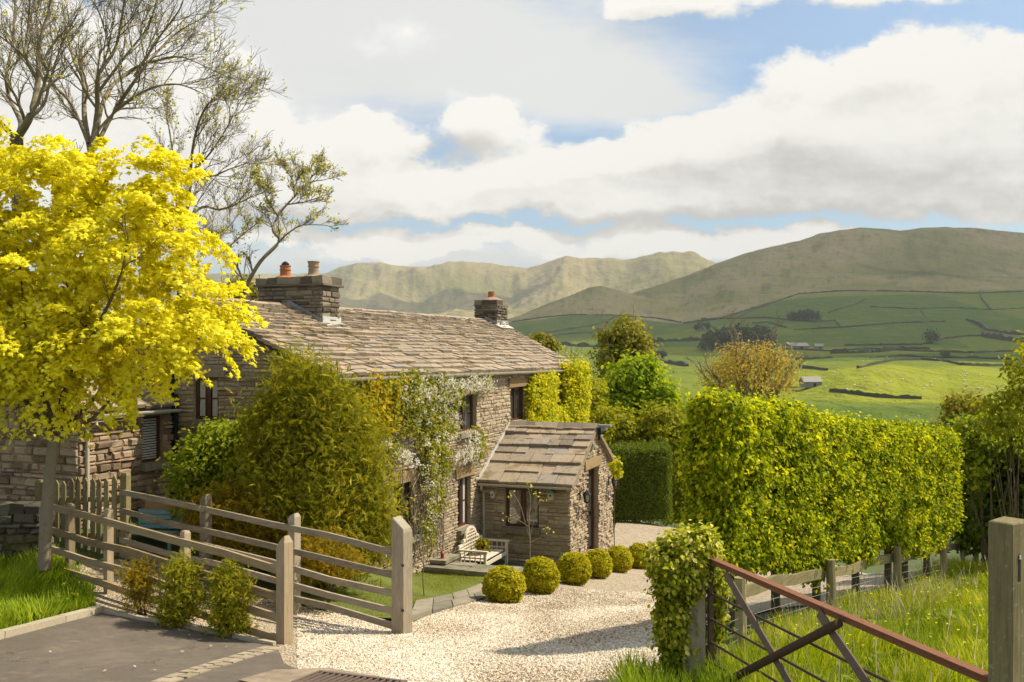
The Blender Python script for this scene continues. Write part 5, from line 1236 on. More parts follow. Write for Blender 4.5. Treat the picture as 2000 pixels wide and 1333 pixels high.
# ------------------------------------------------------------------ shrubs
def shrubs():
    Y = 15.4; b = PX(625,900,Y); b[2] = tz(b[0], Y)
    bush('conifer_shrub', 'big feathery olive gold conifer in front of the cottage corner', 'conifer', b,
         pxblobs([(580,755,48,55,.5),(628,785,52,58,.5),(540,825,55,55,.6),(690,885,52,70,.7),(615,850,92,100,.8),(645,950,108,112,1.0),(662,1040,104,80,1.0),(560,960,80,100,.8),(715,1000,55,95,.7),(545,875,45,60,.5),(660,860,60,70,.6)], Y), 'conifer', T_SPRAY, .16, 1350, 26, .26, 21, fill=.3, flat=1.5, spread=.15, up=.2, droop=-.5, shell=.74, rand=.7)
    Y = 16.4; b = PX(425,900,Y); b[2] = tz(b[0], Y)
    bush('leafy_shrub', 'fresh green leafy shrub between the outbuilding and the big conifer', 'shrub', b,
         pxblobs([(425,870,60,45,.6),(395,925,65,55,.7),(470,895,45,70,.6),(440,985,95,60,.8),(375,900,35,30,.4),(500,850,30,50,.4)], Y), 'shrub', T_LEAF, .085, 620, 22, .2, 22, fill=.4, up=.45)
    Y = 15.0; b = PX(480,1000,Y); b[2] = tz(b[0], Y)
    bush('amber_shrub', 'low amber tinted shrub growing against the garden rails', 'shrub', b,
         pxblobs([(450,985,75,40,.6),(530,1005,55,45,.6),(405,1010,45,40,.5),(560,1060,65,50,.6),(470,1050,80,45,.6)], Y), 'amber', T_SPRAY, .12, 640, 17, .17, 23, fill=.35, up=.3, droop=-.2)
    Y = 13.9; b = PX(635,1100,Y); b[2] = tz(b[0], Y)
    bush('amber_shrub', 'small amber feathery shrub at the foot of the big conifer', 'shrub', b, pxblobs([(635,1075,48,35,.4),(605,1110,40,30,.4),(670,1105,40,30,.4)], Y), 'amber', T_SPRAY, .11, 200, 16, .14, 24, up=.3, droop=-.3)
    for px, py, L, lab, m, nc, sd_ in ((272,1203,[(268,1125,28,28,.2),(272,1165,26,38,.2)], 'thin bronze shrub by the lane, first and sparsest of the row along the rails', 'amber', 95, 25),
                                     (352,1226,[(350,1118,34,34,.27),(352,1165,46,48,.32),(345,1200,36,24,.28)], 'golden green shrub in the middle of the row along the lane rails', 'conifer', 260, 26),
                                     (447,1244,[(445,1130,32,28,.26),(447,1175,48,48,.33),(447,1215,40,28,.3)], 'rounded golden green shrub nearest the new gatepost in the row along the lane rails', 'conifer', 280, 27)):
        b = hit(px, py); bush('roadside_shrub', lab, 'shrub', b, pxblobs(L, b[1]), m, T_SPRAY, .085, nc, 17, .11, sd_, 'shrubs along the lane rails', up=.25, droop=-.4, stems=4, shell=.6)
shrubs()

def box_balls():
    rg = np.random.default_rng(60); n = 4200; u = unit(rg, n); u = u[u[:, 2] > -.86]; n = len(u)
    k = 1+.05*np.sin(5*u[:, 0]+2)*np.sin(4*u[:, 1])+.03*np.sin(11*u[:,2]+3*u[:,0])+np.abs(rg.normal(0, .032, n))
    P = u*k[:, None]*.97; t = np.array([.08*math.sin(9*a+4*c) for a, _, c in u])
    labs = ['clipped box ball nearest the flagstone path, first and largest of the row', 'second clipped box ball from the flagstone path, in front of the sapling', 'third clipped box ball from the flagstone path, at the near corner of the porch',
            'fourth clipped box ball from the flagstone path, below the porch lantern', 'fifth clipped box ball from the flagstone path, beyond the porch door', 'sixth clipped box ball from the flagstone path', 'farthest clipped box ball, half hidden by the ivy gatepost']
    spec = [(985,1177,37),(1056,1159,34),(1121,1142,30.5),(1167,1128,29),(1209,1118,24.5),(1249,1110,23.5),(1284,1102,21.5)]
    proto = None
    for i, (px, py, r) in enumerate(spec):
        b = hit(px, py); s = r*b[1]/F
        if proto is None:
            o = thing('box_ball', (0,0,0), labs[0], 'topiary', 'clipped box balls along the drive'); mb = MB()
            put(mb, rg, P+[0,0,.93], u, t, .125, T_OVAL, .25, .5, -.1, .3); 
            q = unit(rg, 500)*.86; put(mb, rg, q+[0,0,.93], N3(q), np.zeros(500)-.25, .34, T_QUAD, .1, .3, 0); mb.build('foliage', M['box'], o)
            mb = MB(); mb.tube([(0,0,-.05),(0,0,.3)], .09, 6); mb.build('stem', M['bark'], o); proto = o
        else: o = copy_tree(proto); o['label'] = labs[i]
        o.location = b; o.scale = (s*(1+.07*math.sin(i*3+1)), s*(1+.06*math.cos(i*5)), s*(1.02-.06*math.cos(i*2.1))); o.rotation_euler[2] = i*1.3
box_balls()

def faces_pts(rg, n, box, bulge=.06):         # box: origin, three edge vectors; points on its sides and top
    o, a, b, c = box; A = [np.linalg.norm(np.cross(a, c)), np.linalg.norm(np.cross(a, c)), np.linalg.norm(np.cross(b, c)), np.linalg.norm(np.cross(b, c)), np.linalg.norm(np.cross(a, b))]
    k = rg.choice(5, n, p=np.array(A)/sum(A)); u, v = rg.random(n)[:, None], rg.random(n)[:, None]
    na, nb = N3(np.array(b))*-1, N3(np.array(a))
    opts = [o+a*u+c*v, o+b+a*u+c*v, o+b*u+c*v, o+a+b*u+c*v, o+c+a*u+b*v]
    nr = [na, -na, -nb, nb, UP]
    P = np.select([(k == i)[:, None] for i in range(5)], opts); O = np.select([(k == i)[:, None] for i in range(5)], [np.broadcast_to(x, (n, 3)) for x in nr])
    return P, O
def hornbeam():
    rg = np.random.default_rng(91); h0, h1 = np.array([2.58,10.75,0]), np.array([7.95,16.65,0]); d = (h1-h0)/np.linalg.norm(h1-h0); nb = np.array([-d[1], d[0], 0]); L = np.linalg.norm(h1-h0); T = .55
    o = thing('hornbeam_hedge', [(h0+h1)[0]/2, (h0+h1)[1]/2, -4.0], 'tall pleached hornbeam hedge in bright yellow green leaf, raised on bare trunks', 'hedge')
    top = lambda s: -.54+(-1.42+.54)*s/L; bot = lambda s: -2.62+(-3.18+2.62)*s/L
    n = 8000; P, O = faces_pts(rg, n, (np.zeros(3), np.array([1.,0,0]), np.array([0,1.,0])*.35, np.array([0,0,1.])*.9))
    s = P[:, 0]*L; q = P[:, 1]/.35*T; v = P[:, 2]/.9
    ins = rg.random(n) < .22; q = np.where(ins, rg.random(n)*T, q); 
    wob = (vnoise(s*1.3, v*3, 5)-.5)*.06+(vnoise(s*5, v*12, 6)-.5)*.22
    tp, bt = top(s)+(vnoise(s*1.7, 0*s, 8)-.5)*.10, bot(s)+(vnoise(s*1.5, 0*s, 9)-.5)*.30+(vnoise(s*5, 0*s, 10)-.5)*.3
    z = bt+(tp-bt)*v
    No = O[:, :1]*d+O[:, 1:2]*nb+O[:, 2:3]*UP
    C = h0+d*s[:, None]+nb*q[:, None]+UP*z[:, None]+No*wob[:, None]
    per = 26; sz = .115*rg.uniform(.6, 1.4, n); off = rg.normal(size=(n, per, 3))*.5; off[..., 2] *= 1.0
    PP = (C[:, None]+off*sz[:, None, None]).reshape(-1, 3); OO = N3((No[:, None]*.9+off*.8).reshape(-1, 3)); tone = np.repeat(rg.normal(0, .20, n)+.10*(v-.5), per)  # clump tones imitate light and dark gaps, paler towards the top
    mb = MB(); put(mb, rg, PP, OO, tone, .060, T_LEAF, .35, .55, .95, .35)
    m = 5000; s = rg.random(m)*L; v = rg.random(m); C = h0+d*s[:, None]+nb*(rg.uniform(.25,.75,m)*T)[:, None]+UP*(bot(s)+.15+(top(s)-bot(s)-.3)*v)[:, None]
    put(mb, rg, C, unit(rg, m), np.zeros(m)-.3, .16, T_LEAF, .2, .5, .5)  # inner leaves coloured darker, standing for shade inside the hedge
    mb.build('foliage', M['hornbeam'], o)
    for k in range(7):
        s = .5+k*(L-.8)/6; p = h0+d*s+nb*(T/2+rg.normal(0,.05)); zb = tz(p[0], p[1]); mb = MB()
        mb.tube([p+UP*(zb-.15), p+UP*(zb+.6)+d*rg.normal(0,.02), p+UP*(bot(s)+.5)], [.065,.055,.05], 9, rg.random()); mb.build('trunk', M['bark'], o, smooth=True)
    mb = MB()
    for v in (.15,.45,.75):
        for sgn in (0,):
            mb.tube([h0+d*x+nb*(T/2)+UP*(bot(x)+(top(x)-bot(x))*v) for x in np.linspace(.3, L-.3, 12)], .022, 6)
    for k in range(90):
        s = rg.uniform(.2, L-.2); v = rg.uniform(.1, .8); a = h0+d*s+nb*T/2+UP*(bot(s)+(top(s)-bot(s))*v); mb.tube([a, a+d*rg.normal(0,.3)+nb*rg.normal(0,.22)+UP*.25], [.012,.006], 4, cap=False)
    mb.build('branches', M['bark'], o)
hornbeam()
def clipped(name, lab, box, n, per, size, mat, seed, cat='hedge'):
    rg = np.random.default_rng(seed); o_ = box[0]+(box[1]+box[2])/2; o = thing(name, o_, lab, cat); mb = MB()
    P, O = faces_pts(rg, n, box); off = rg.normal(size=(n, per, 3))*.06; PP = (P[:, None]+off).reshape(-1, 3); OO = np.repeat(O, per, 0)
    put(mb, rg, PP, OO, np.repeat(rg.normal(0, .08, n), per), size, T_LEAF, .3, .6, .3); mb.build('foliage', M[mat], o)
    mb = MB(); c = box[0]+(box[1]+box[2]+box[3])/2; mb.box(c, box[1]*.9, box[2]*.9, box[3]*.92, .0); mb.build('core', M[mat], o)
    return o
g = hit(1253,1024); wv = 113*g[1]/F
clipped('clipped_hedge', 'dark green square clipped hedge beyond the porch at the end of the gravel', (np.array([g[0]-wv/2, g[1], tz(g[0], g[1])]), np.array([wv,.25,0]), np.array([.3,2.6,0]), np.array([0,0,(1024-880)*g[1]/F])), 5200, 4, .075, 'hedge', 71)

# ivy over the hinge post
def ivy_post():
    rg = np.random.default_rng(33); c = PX(1335,1180,8.15); b = [c[0]+.02, 8.15, tz(c[0], 8.15)]
    L = [(1342,1075,44,34,.26),(1328,1120,46,55,.26),(1318,1190,33,75,.2),(1318,1250,28,60,.17),(1365,1090,40,36,.22),(1372,1060,25,25,.18),(1402,1150,14,55,.10),(1400,1220,10,40,.08),(1305,1100,35,40,.25),(1345,1150,25,40,.2)]
    P, O, t = crown_pts(rg, pxblobs(L, 8.15), 900, 26, .075, .3, 1.0, .7); n_ = len(P)
    o = thing('ivy', b, 'thick variegated ivy smothering the hinge post of the rusty gate', 'ivy'); mb = MB()
    top = np.clip((P[:, 2]+1.95)/.4, 0, 1)*.16
    put(mb, rg, P, O, t+top-.05, .046, T_OVAL, .3, .5, .8); mb.build('foliage', M['ivypost'], o)
    mb = MB()
    for k in range(9):
        x = rg.uniform(-.12, .06); pts = [np.array([b[0]+x+rg.normal(0,.03), 8.12+rg.normal(0,.06), z]) for z in np.linspace(b[2]-.05, -1.75, 7)]; mb.tube(pts, .012, 5, cap=False)
    mb.build('stems', M['bark'], o)
ivy_post()

# ------------------------------------------------------------------ climbers on the cottage front
def fpts(rg, L, n, q0=.05, q1=.30):           # points spread over patches of the front wall (bearings) at a small distance out from it
    w = np.array([b[2]*b[3]*(b[4] if len(b) > 4 else 1) for b in L], float); k = rg.choice(len(L), n, p=w/w.sum()); B = np.array([b[:4] for b in L], float)[k]
    a = rg.uniform(0, 6.283, n); r = rg.random(n)**.5*(1+rg.normal(0,.10,n)); px = B[:, 0]+B[:, 2]*r*np.cos(a); py = B[:, 1]+B[:, 3]*r*np.sin(a)
    q = rg.uniform(q0, q1, n); d = np.stack([(px-HX)/F, np.ones(n), (HY-py)/F], 1); kk = ((J@HP)+q)/(d@HP); return d*kk[:, None]
def climbers():
    rg = np.random.default_rng(44); O1 = np.broadcast_to(HP, (1, 3))
    def clus(L, nc, per, cr, q0=.05, q1=.3):
        C = fpts(rg, L, nc, q0, q1); off = rg.normal(size=(nc, per, 3))*.5; P = (C[:, None]+off*cr).reshape(-1, 3)
        P = P+np.maximum(0, .03-(P-J)@HP)[:, None]*HP
        return P, N3(HP+off.reshape(-1, 3)*.8), np.repeat(rg.normal(0,.14,nc), per)
    # clematis
    o = thing('clematis', W(-2.9,.15,-4.7), 'white flowering clematis trailing from the eaves down the cottage front', 'climber')
    LF = [(800,765,50,32),(850,775,50,38),(842,830,45,40),(788,815,25,30,.6),(848,895,26,45),(850,960,16,45,.6),(838,1020,14,50,.5),(760,880,28,14,.6),(932,875,14,32),(930,745,34,11),(820,742,70,12)]
    P, O, t = clus(LF, 520, 17, .16); mb = MB(); put(mb, rg, P, O, t, .085, T_LEAF, .3, .7, .6); mb.build('foliage', M['clematis'], o)
    LB = [(862,768,48,34,1.5),(805,770,34,26,.7),(930,750,38,14,3),(860,830,45,40,.5),(755,870,16,12,1.5),(785,890,22,10,2.2),(805,905,12,10,2),(925,870,18,34,1.8),(905,895,20,10,1.6),(850,900,30,50,.4),(845,980,14,60,.3)]
    C = fpts(rg, LB, 760, .16, .42); per = 7; u = unit(rg, 760*per).reshape(760, per, 3); P = (C[:, None]+u*.035).reshape(-1, 3); O = N3(np.repeat(N3(HP+rg.normal(0,.5,(760,3))+[0,0,.2])[:, None], per, 1).reshape(-1, 3)+rg.normal(0,.25,(760*per,3)))
    mb = MB(); mb.leaves(P, O, u.reshape(-1, 3), rg.uniform(.04,.062,len(P)), T_LEAF, rg.random(len(P))); mb.build('flowers', M['petal'], o)
    mb = MB()
    for k in range(46):
        x0 = rg.uniform(805, 868); x1 = x0+rg.normal(0, 22); y0 = rg.uniform(1020, 1095); y1 = rg.uniform(740, 900); n = 9
        px = np.linspace(x0, x1, n)+rg.normal(0, 4, n); py = np.linspace(y0, y1, n); q = rg.uniform(.04,.16); d = np.stack([(px-HX)/F, np.ones(n), (HY-py)/F], 1); P = d*(((J@HP)+q)/(d@HP))[:, None]; mb.tube(P, rg.uniform(.007,.016), 4, cap=False)
    mb.build('stems', M['barkpale'], o); mb = MB()
    pp = [(838, 740), (836, 800), (840, 860), (837, 905)]; mb.tube([(lambda d: d*(((J@HP)+.1)/(d@HP)))(np.array([(x-HX)/F, 1, (HY-y)/F])) for x, y in pp], .02, 6)
    for k in range(40):
        x0 = 838; y0 = rg.uniform(750, 890); n = 8; sg = -1 if k % 3 else 1; px = x0+sg*np.r_[0, np.cumsum(rg.uniform(2, 15 if sg < 0 else 11, n-1))]; py = y0+np.r_[0, np.cumsum(rg.normal(1.5, 6, n-1))]; q = .1; d = np.stack([(px-HX)/F, np.ones(n), (HY-py)/F], 1); mb.tube(d*(((J@HP)+q)/(d@HP))[:, None], .007, 4, cap=False)
    mb.build('trailing_stems', M['barkpale'], o)
    # orange tinted creeper
    o = thing('creeper', W(-6.4,.15,-4.7), 'orange tinted creeper under the eaves beside the big conifer', 'climber')
    P, O, t = clus([(728,765,26,28),(745,800,30,30),(775,758,26,22),(742,830,20,28)], 170, 17, .16); mb = MB(); put(mb, rg, P, O, t, .10, T_LEAF, .4, .6, .6); mb.build('foliage', M['creeper'], o)
    mb = MB()
    for k in range(8): mb.tube([W(-6.4+rg.normal(0,.25),.06,z) for z in np.linspace(-4.8,-.7,8)], .012, 4, cap=False)
    mb.build('stems', M['bark'], o)
    # ivy round the upper window beyond the porch
    def block(lab, t0, t1, z0, z1, q1, nc, sd_):
        rg = np.random.default_rng(sd_); o = thing('ivy', W((t0+t1)/2,.2,z0), lab, 'ivy'); tt, zz = rg.uniform(t0,t1,nc), rg.uniform(z0,z1,nc)
        bul = np.sin(np.pi*np.clip((tt-t0)/(t1-t0),.06,.94))**.5; q = .04+rg.random(nc)**.5*q1*bul
        tt = tt+(vnoise(zz*3, zz*0, sd_)-.5)*.35
        C = J+HD*tt[:, None]+HP*q[:, None]+UP*zz[:, None]; off = rg.normal(size=(nc,18,3))*.5; P = (C[:, None]+off*.16).reshape(-1,3); P = P+np.maximum(0,.03-(P-J)@HP)[:, None]*HP
        mb = MB(); put(mb, rg, P, N3(HP+off.reshape(-1,3)*.7), np.repeat(rg.normal(0,.13,nc),18)+.1, .095, T_OVAL, .35, .5, .9); mb.build('foliage', M['ivy'], o)
        mb = MB()
        for k in range(6): mb.tube([W(rg.uniform(t0+.2,t1-.2),.03,z) for z in np.linspace(z0,z1-.1,6)], .012, 4, cap=False)
        mb.build('stems', M['bark'], o)
    block('yellow green ivy column on the cottage front between its two farthest upper windows', 3.6, 6.1, -2.15, -.46, .34, 420, 81)
    block('bright ivy column wrapping the far corner of the cottage up to the eaves', 7.0, 9.55, -2.9, -.16, .62, 560, 82)
    block('low ivy joining two leafy columns above the porch ridge', 3.9, 8.2, -2.5, -1.55, .34, 260, 84)
    rg = np.random.default_rng(83); P, O, t = crown_pts(rg, [(PX(1203,915,25.6), np.array([.13,.2,.3]))], 24, 16, .10); o = thing('ivy', PX(1200,960,25.6)*[1,1,0]+UP*-5.4, 'small clump of yellow ivy on the far corner of the porch', 'ivy')
    mb = MB(); put(mb, rg, P, O, t, .085, T_OVAL, .3, .5, .8); mb.build('foliage', M['ivy'], o)
    mb = MB(); mb.tube([PX(1200,1070,25.6), PX(1199,1000,25.6), PX(1202,930,25.6)], .014, 5); mb.build('stem', M['bark'], o)
climbers()

def saplings():
    rg = np.random.default_rng(55); Y = 22.2; b = hit(1034,1118); Y = b[1]; o = thing('sapling', b, 'slender sapling with a few pale new leaves in front of the porch window', 'sapling')
    mb = MB(); tips = []
    for path, r in (([(1034,1120),(1035,1060),(1033,1020),(1036,975),(1030,950)],.018), ([(1035,1055),(1024,1015),(1015,985),(1000,960)],.013), ([(1035,1050),(1046,1000),(1056,975)],.012), ([(1034,1030),(1010,1015),(990,1010)],.010), ([(1036,1060),(1055,1050),(1072,1035)],.010), ([(1034,1000),(1045,975),(1048,960)],.009)):
        guided(mb, rg, path, Y, r, .006, tips, 0, 3, .25, .05, .2, .35, minr=.004, sides=6)
    mb.build('branches', M['barkpale'], o, smooth=True)
    tp = np.array([t[0] for t in tips]); P = np.repeat(tp, 3, 0)+rg.normal(0,.05,(len(tp)*3,3)); mb = MB(); put(mb, rg, P, unit(rg,len(P)), np.zeros(len(P))+.3, .065, T_OVAL, .4, .6, .2); mb.build('foliage', M['bud'], o)
    b = hit(828,1166); Y = b[1]; o = thing('sapling', b, 'thin young tree on the lawn just right of the tall grey gatepost', 'sapling'); mb = MB(); tips = []
    for path, r in (([(829,1168),(826,1130),(828,1085),(822,1040),(830,990),(826,950)],.013), ([(828,1085),(845,1040),(850,1000)],.007), ([(824,1050),(806,1010),(800,975)],.007), ([(829,1000),(846,970),(852,940)],.006)):
        guided(mb, rg, path, Y, r, .004, tips, 0, 4, .22, .05, .2, .4, minr=.003, sides=5)
    mb.build('branches', M['barkpale'], o, smooth=True); tp = np.array([t[0] for t in tips]); P = np.repeat(tp, 3, 0)+rg.normal(0,.04,(len(tp)*3,3)); mb = MB(); put(mb, rg, P, unit(rg,len(P)), np.zeros(len(P))+.2, .05, T_LEAF, .4, .6, .2); mb.build('foliage', M['bud'], o)
    # potted plants on the wooden bench
    for (t, q, lab, r) in ((-1.35,.62,'grey green potted plant on the seat of the wooden bench',.15),):
        b = W(t,q,TZ+.45); o = thing('potted_plant', b, lab, 'pot plant'); mb = MB(); mb.lathe(b, [(.07,0),(.10,.13),(.11,.13),(.11,.15),(.09,.15),(.08,.1)], 14); mb.build('pot', M['terra'], o)
        n = 120; u = unit(rg, n); u[:, 2] = np.abs(u[:, 2]); mb = MB(); mb.leaves(b+UP*.16+u*.03, rg.normal(size=(n,3)), u+[0,0,.3], rg.uniform(.7,1.3,n)*r*1.3, T_LEAF, rg.random(n)); mb.build('foliage', M['olive'], o)
saplings()

# ------------------------------------------------------------------ grass
def inpoly(P, poly):
    ins = np.zeros(len(P), bool); j = len(poly)-1
    for i in range(len(poly)):
        a, b = poly[i], poly[j]; ins ^= ((a[1] > P[:, 1]) != (b[1] > P[:, 1])) & (P[:, 0] < (b[0]-a[0])*(P[:, 1]-a[1])/(b[1]-a[1]+1e-12)+a[0]); j = i
    return ins
T_GB = (np.array([(-.022,0,0),(.022,0,0),(.018,.45,.06),(-.018,.45,.06),(.010,.8,.22),(-.010,.8,.22),(0,1,.40)]), [(0,1,2,3),(3,2,4,5),(5,4,6)])
def grass(name, lab, poly, n, h, mat, seed, lean=.35, dz=0, wide=1.0, patch=1.4, tone=.25):
    rg = np.random.default_rng(seed); poly = np.array([(p[0], p[1]) for p in poly]); lo, hi = poly.min(0), poly.max(0); P = np.zeros((0, 2))
    while len(P) < n: q = rg.uniform(lo, hi, (n, 2)); P = np.r_[P, q[inpoly(q, poly)]]
    P = P[:n]; pn = vnoise(P[:, 0]*patch, P[:, 1]*patch, seed); P = P[rg.random(n) < .35+.9*pn]; n = len(P); pn = vnoise(P[:, 0]*patch, P[:, 1]*patch, seed)
    z = terrain(P[:, 0], P[:, 1])+dz; a = rg.uniform(0, 6.283, n); cl = (vnoise(P[:, 0]*3, P[:, 1]*3, seed+1)-.5)*6+a*.35
    Nn = np.c_[np.cos(cl), np.sin(cl), np.full(n, .15)]; T = np.c_[rg.normal(0, lean, (n, 2)), np.ones(n)]+np.c_[np.cos(cl), np.sin(cl), np.zeros(n)]*lean*.6
    tv = T_GB[0]*[wide,1,1]; mb = MB(); mb.leaves(np.c_[P, z-.02], Nn, T, h*rg.uniform(.5, 1.25, n)*(.6+.8*pn), (tv, T_GB[1]), np.clip(rg.normal(.45, .22, n)+(pn-.5)*tone*2, 0, 1))
    return tag(mb.build(name, M[mat]), lab, 'grass', kind='stuff')
bank = pxpoly([(-120,1285),(0,1244),(120,1213),(188,1194),(180,1150),(130,1118),(60,1085),(-120,1080)])
grass('grass', 'lush green grass bank around the golden tree beside the lane', bank, 17000, .29, 'grass', 5, .4, wide=1.2)
mead = [(1.75,7.4),(2.0,9.0),(4.0,12.2),(5.6,14.2),(7.5,17.1),(9.8,20.5),(13,19),(9.5,9.5),(4.6,4.4),(2.6,4.4),(1.95,6.4)]
grass('meadow_grass', 'long lit meadow grass inside the rusty gate', mead, 95000, .22, 'meadow', 6, .4, wide=1.0)
grass('dry_grass', 'pale dry grass stalks along the foot of the post and rail fence', [(2.3,9.0),(3.9,11.7),(5.4,13.6),(7.4,16.4),(8.2,16.0),(6.2,13.0),(4.6,10.9),(2.9,8.9)], 650, .38, 'straw', 9, .45, wide=.6)
grass('grass', 'tuft of fresh grass around the foot of the ivy covered post', [(.85,7.3),(.95,8.1),(1.2,8.5),(1.75,8.3),(1.8,7.4),(1.5,6.6),(1.05,6.6)], 2600, .24, 'grass', 10, .4)
grass('lawn_grass', 'short mown garden lawn between the rails and the flagstones', lawnp, 26000, .045, 'lawngrass', 11, .5, dz=.02, wide=2.2, tone=.12)
def buttercups():
    rg = np.random.default_rng(14); P = np.zeros((0,2))
    while len(P) < 420: q = rg.uniform([2,5],[11,18],(800,2)); P = np.r_[P, q[inpoly(q, np.array(mead))]]
    P = P[vnoise(P[:,0]*.9,P[:,1]*.9,3) > .42]; n = len(P); z = terrain(P[:,0],P[:,1])+rg.uniform(.18,.34,n); c = np.c_[P, z]; mb = MB()
    for k in range(5): a = k*1.2566; u = np.broadcast_to(np.array([math.cos(a), math.sin(a), .5]), (n,3)); mb.leaves(c, np.broadcast_to([0,0,1.], (n,3))+rg.normal(0,.2,(n,3)), u, .018, T_LEAF, rg.random(n))
    tag(mb.build('buttercups', M['buttercup']), 'tiny yellow buttercups scattered through the meadow grass', 'flowers', kind='stuff')
buttercups()
def weeds():
    rg = np.random.default_rng(19); P = np.zeros((0,2)); poly = np.array(mead)
    while len(P) < 260: q = rg.uniform([1.6,4.8],[10,18],(600,2)); P = np.r_[P, q[inpoly(q, poly)]]
    B = bank = np.array([(p[0],p[1]) for p in pxpoly([(0,1236),(120,1208),(182,1190),(150,1150),(60,1110),(-60,1120)])]); lo, hi = B.min(0), B.max(0); q = rg.uniform(lo, hi, (200,2)); P = np.r_[P[:260], q[inpoly(q, B)][:60]]
    n = len(P); per = 9; c = np.c_[P, terrain(P[:,0],P[:,1])+.03]; C = np.repeat(c, per, 0)+rg.normal(0,.03,(n*per,3))*[1,1,.3]; a = rg.uniform(0,6.283,n*per); T = np.c_[np.cos(a), np.sin(a), rg.uniform(.5,1.6,n*per)]
    mb = MB(); mb.leaves(C, np.c_[-np.cos(a)*.6, -np.sin(a)*.6, np.ones(n*per)], T, np.repeat(rg.uniform(.08,.20,n),per), T_OVAL, np.clip(rg.normal(.4,.25,n*per),0,1)); tag(mb.build('weeds', M['shrub']), 'broad leaved weeds scattered among the long grass', 'weeds', kind='stuff')
    m = 320; q = rg.uniform([1.6,4.8],[11,18],(4000,2)); q = q[inpoly(q, poly)][:m]; m = len(q); z = terrain(q[:,0],q[:,1]); mb = MB()
    mb.leaves(np.c_[q, z], np.c_[rg.normal(0,1,(m,2)), np.full(m,.1)], np.c_[rg.normal(0,.18,(m,2)), np.ones(m)], rg.uniform(.30,.55,m), (np.array([(-.008,0,0),(.008,0,0),(.006,.85,.03),(-.006,.85,.03),(.022,.9,.03),(0,1.05,.05),(-.022,.9,.03)]), [(0,1,2,3),(3,2,4,5),(3,5,6)]), rg.random(m)); tag(mb.build('seeding_grass', M['straw']), 'tall pale seed heads standing above the meadow grass', 'grass', kind='stuff')
weeds()
def litter():
    rg = np.random.default_rng(23); poly = np.array([(p[0],p[1]) for p in drive+g1]); q = rg.uniform([-4,5],[4,22],(900,2)); q = q[inpoly(q, poly)][:170]; L = np.array([(p[0],p[1]) for p in lane]); r2 = rg.uniform(L.min(0), L.max(0), (400,2)); r2 = r2[inpoly(r2, L)][:70]
    P = np.r_[q, r2]; n = len(P); mb = MB(); mb.leaves(np.c_[P, terrain(P[:,0],P[:,1])+.045], np.c_[rg.normal(0,.4,(n,2)), np.ones(n)], rg.normal(size=(n,3)), rg.uniform(.03,.06,n), T_LEAF, rg.random(n)); tag(mb.build('fallen_leaves', M['straw']), 'a few dry fallen leaves on the drive and lane', 'leaves', kind='stuff')
litter()

# ------------------------------------------------------------------ trees beyond the garden
def tree(name, lab, Y, px, bl, mat, size, nc, per, cr, seed, trunk=.18, tpl=T_LEAF, fill=.35, shell=.7, flat=.7, limbs=9, tw=0, up=.5, group=None, bark='bark', top=None):
    rg = np.random.default_rng(seed); B = pxblobs(bl, Y); x = PX(px, 700, Y)[0]; z = tz(x, Y); o = thing(name, [x, Y, z], lab, 'tree', group); mb = MB(); b0 = np.array([x, Y, z-.2])
    mid = np.mean([b[0] for b in B], 0); fork = np.array([x+(mid[0]-x)*.3, Y, z+(mid[2]-z)*.55]); mb.tube([b0, (b0+fork)/2+rg.normal(0,.1,3)*[1,1,0], fork], [trunk, trunk*.8, trunk*.65], 9); mb.build('trunk', M[bark], o, smooth=True); mb = MB(); tips = []
    for k in range(limbs):
        c, rr = B[k % len(B)]; q = c+unit(rg,1)[0]*rr*.75; m = (fork+q)/2+UP*.15*np.linalg.norm(q-fork); t_ = np.linspace(0,1,8)[:, None]; pts = fork*(1-t_)**2+2*m*t_*(1-t_)+q*t_**2; rr_ = np.linspace(trunk*.5, .02, 8); mb.tube(pts, rr_, 6, cap=False)
        if tw: branch_off(mb, rg, list(pts), list(N3(np.gradient(pts, axis=0))), rr_, np.linalg.norm(q-fork)*.5, tw, tips, 6, .12, .8, .16, .55, (6,5,4,3), .012)
    mb.build('branches', M['twig' if tw else bark], o, smooth=True); P, O, t = crown_pts(rg, B, nc, per, cr, fill, flat, shell); mb = MB(); put(mb, rg, P, O, t, size, tpl, up, .55, .4); mb.build('foliage', M[mat], o)
    return o
tree('ash_tree', 'tall olive brown tree rising behind the bright green sycamore', 56, 1212, [(1222,648,32,26,1.5),(1202,668,22,22,1.2),(1250,672,24,24,1.3),(1200,705,36,38,1.8),(1242,715,36,36,1.8),(1212,748,36,36,1.8),(1180,655,12,10,.6)], 'olive', .24, 420, 20, .55, 101, .3, tw=1)
tree('sycamore_tree', 'rounded bright green sycamore beside the ivy clad cottage corner', 43, 1240, [(1235,735,40,32,1.4),(1275,770,40,44,1.6),(1200,785,36,45,1.5),(1240,800,62,44,1.8),(1300,790,18,30,.9),(1255,722,22,18,.8)], 'syc', .22, 680, 30, .45, 102, .25, T_OVAL)
tree('lime_bush', 'yellow green bushy tree above the dark clipped hedge', 39, 1240, [(1210,845,45,45,1.2),(1285,835,44,48,1.3),(1250,868,75,30,1.4),(1180,865,25,40,.9),(1320,860,30,50,1.0),(1160,790,18,60,.8),(1335,930,28,80,.9,3.0),(1318,985,20,45,.7,3.0)], 'lime', .20, 720, 20, .36, 103, .15, T_LEAF)
tree('oak_tree', 'broad budding brownish oak showing above the hornbeam hedge', 41, 1462, [(1460,706,80,36,2.2),(1412,730,52,34,1.8),(1520,724,42,36,1.6),(1465,745,90,30,2.2),(1435,688,30,22,1.0),(1500,692,36,22,1.2)], 'oak', .11, 520, 12, .45, 104, .22, T_LEAF, fill=.4, shell=.6, limbs=12, tw=2)
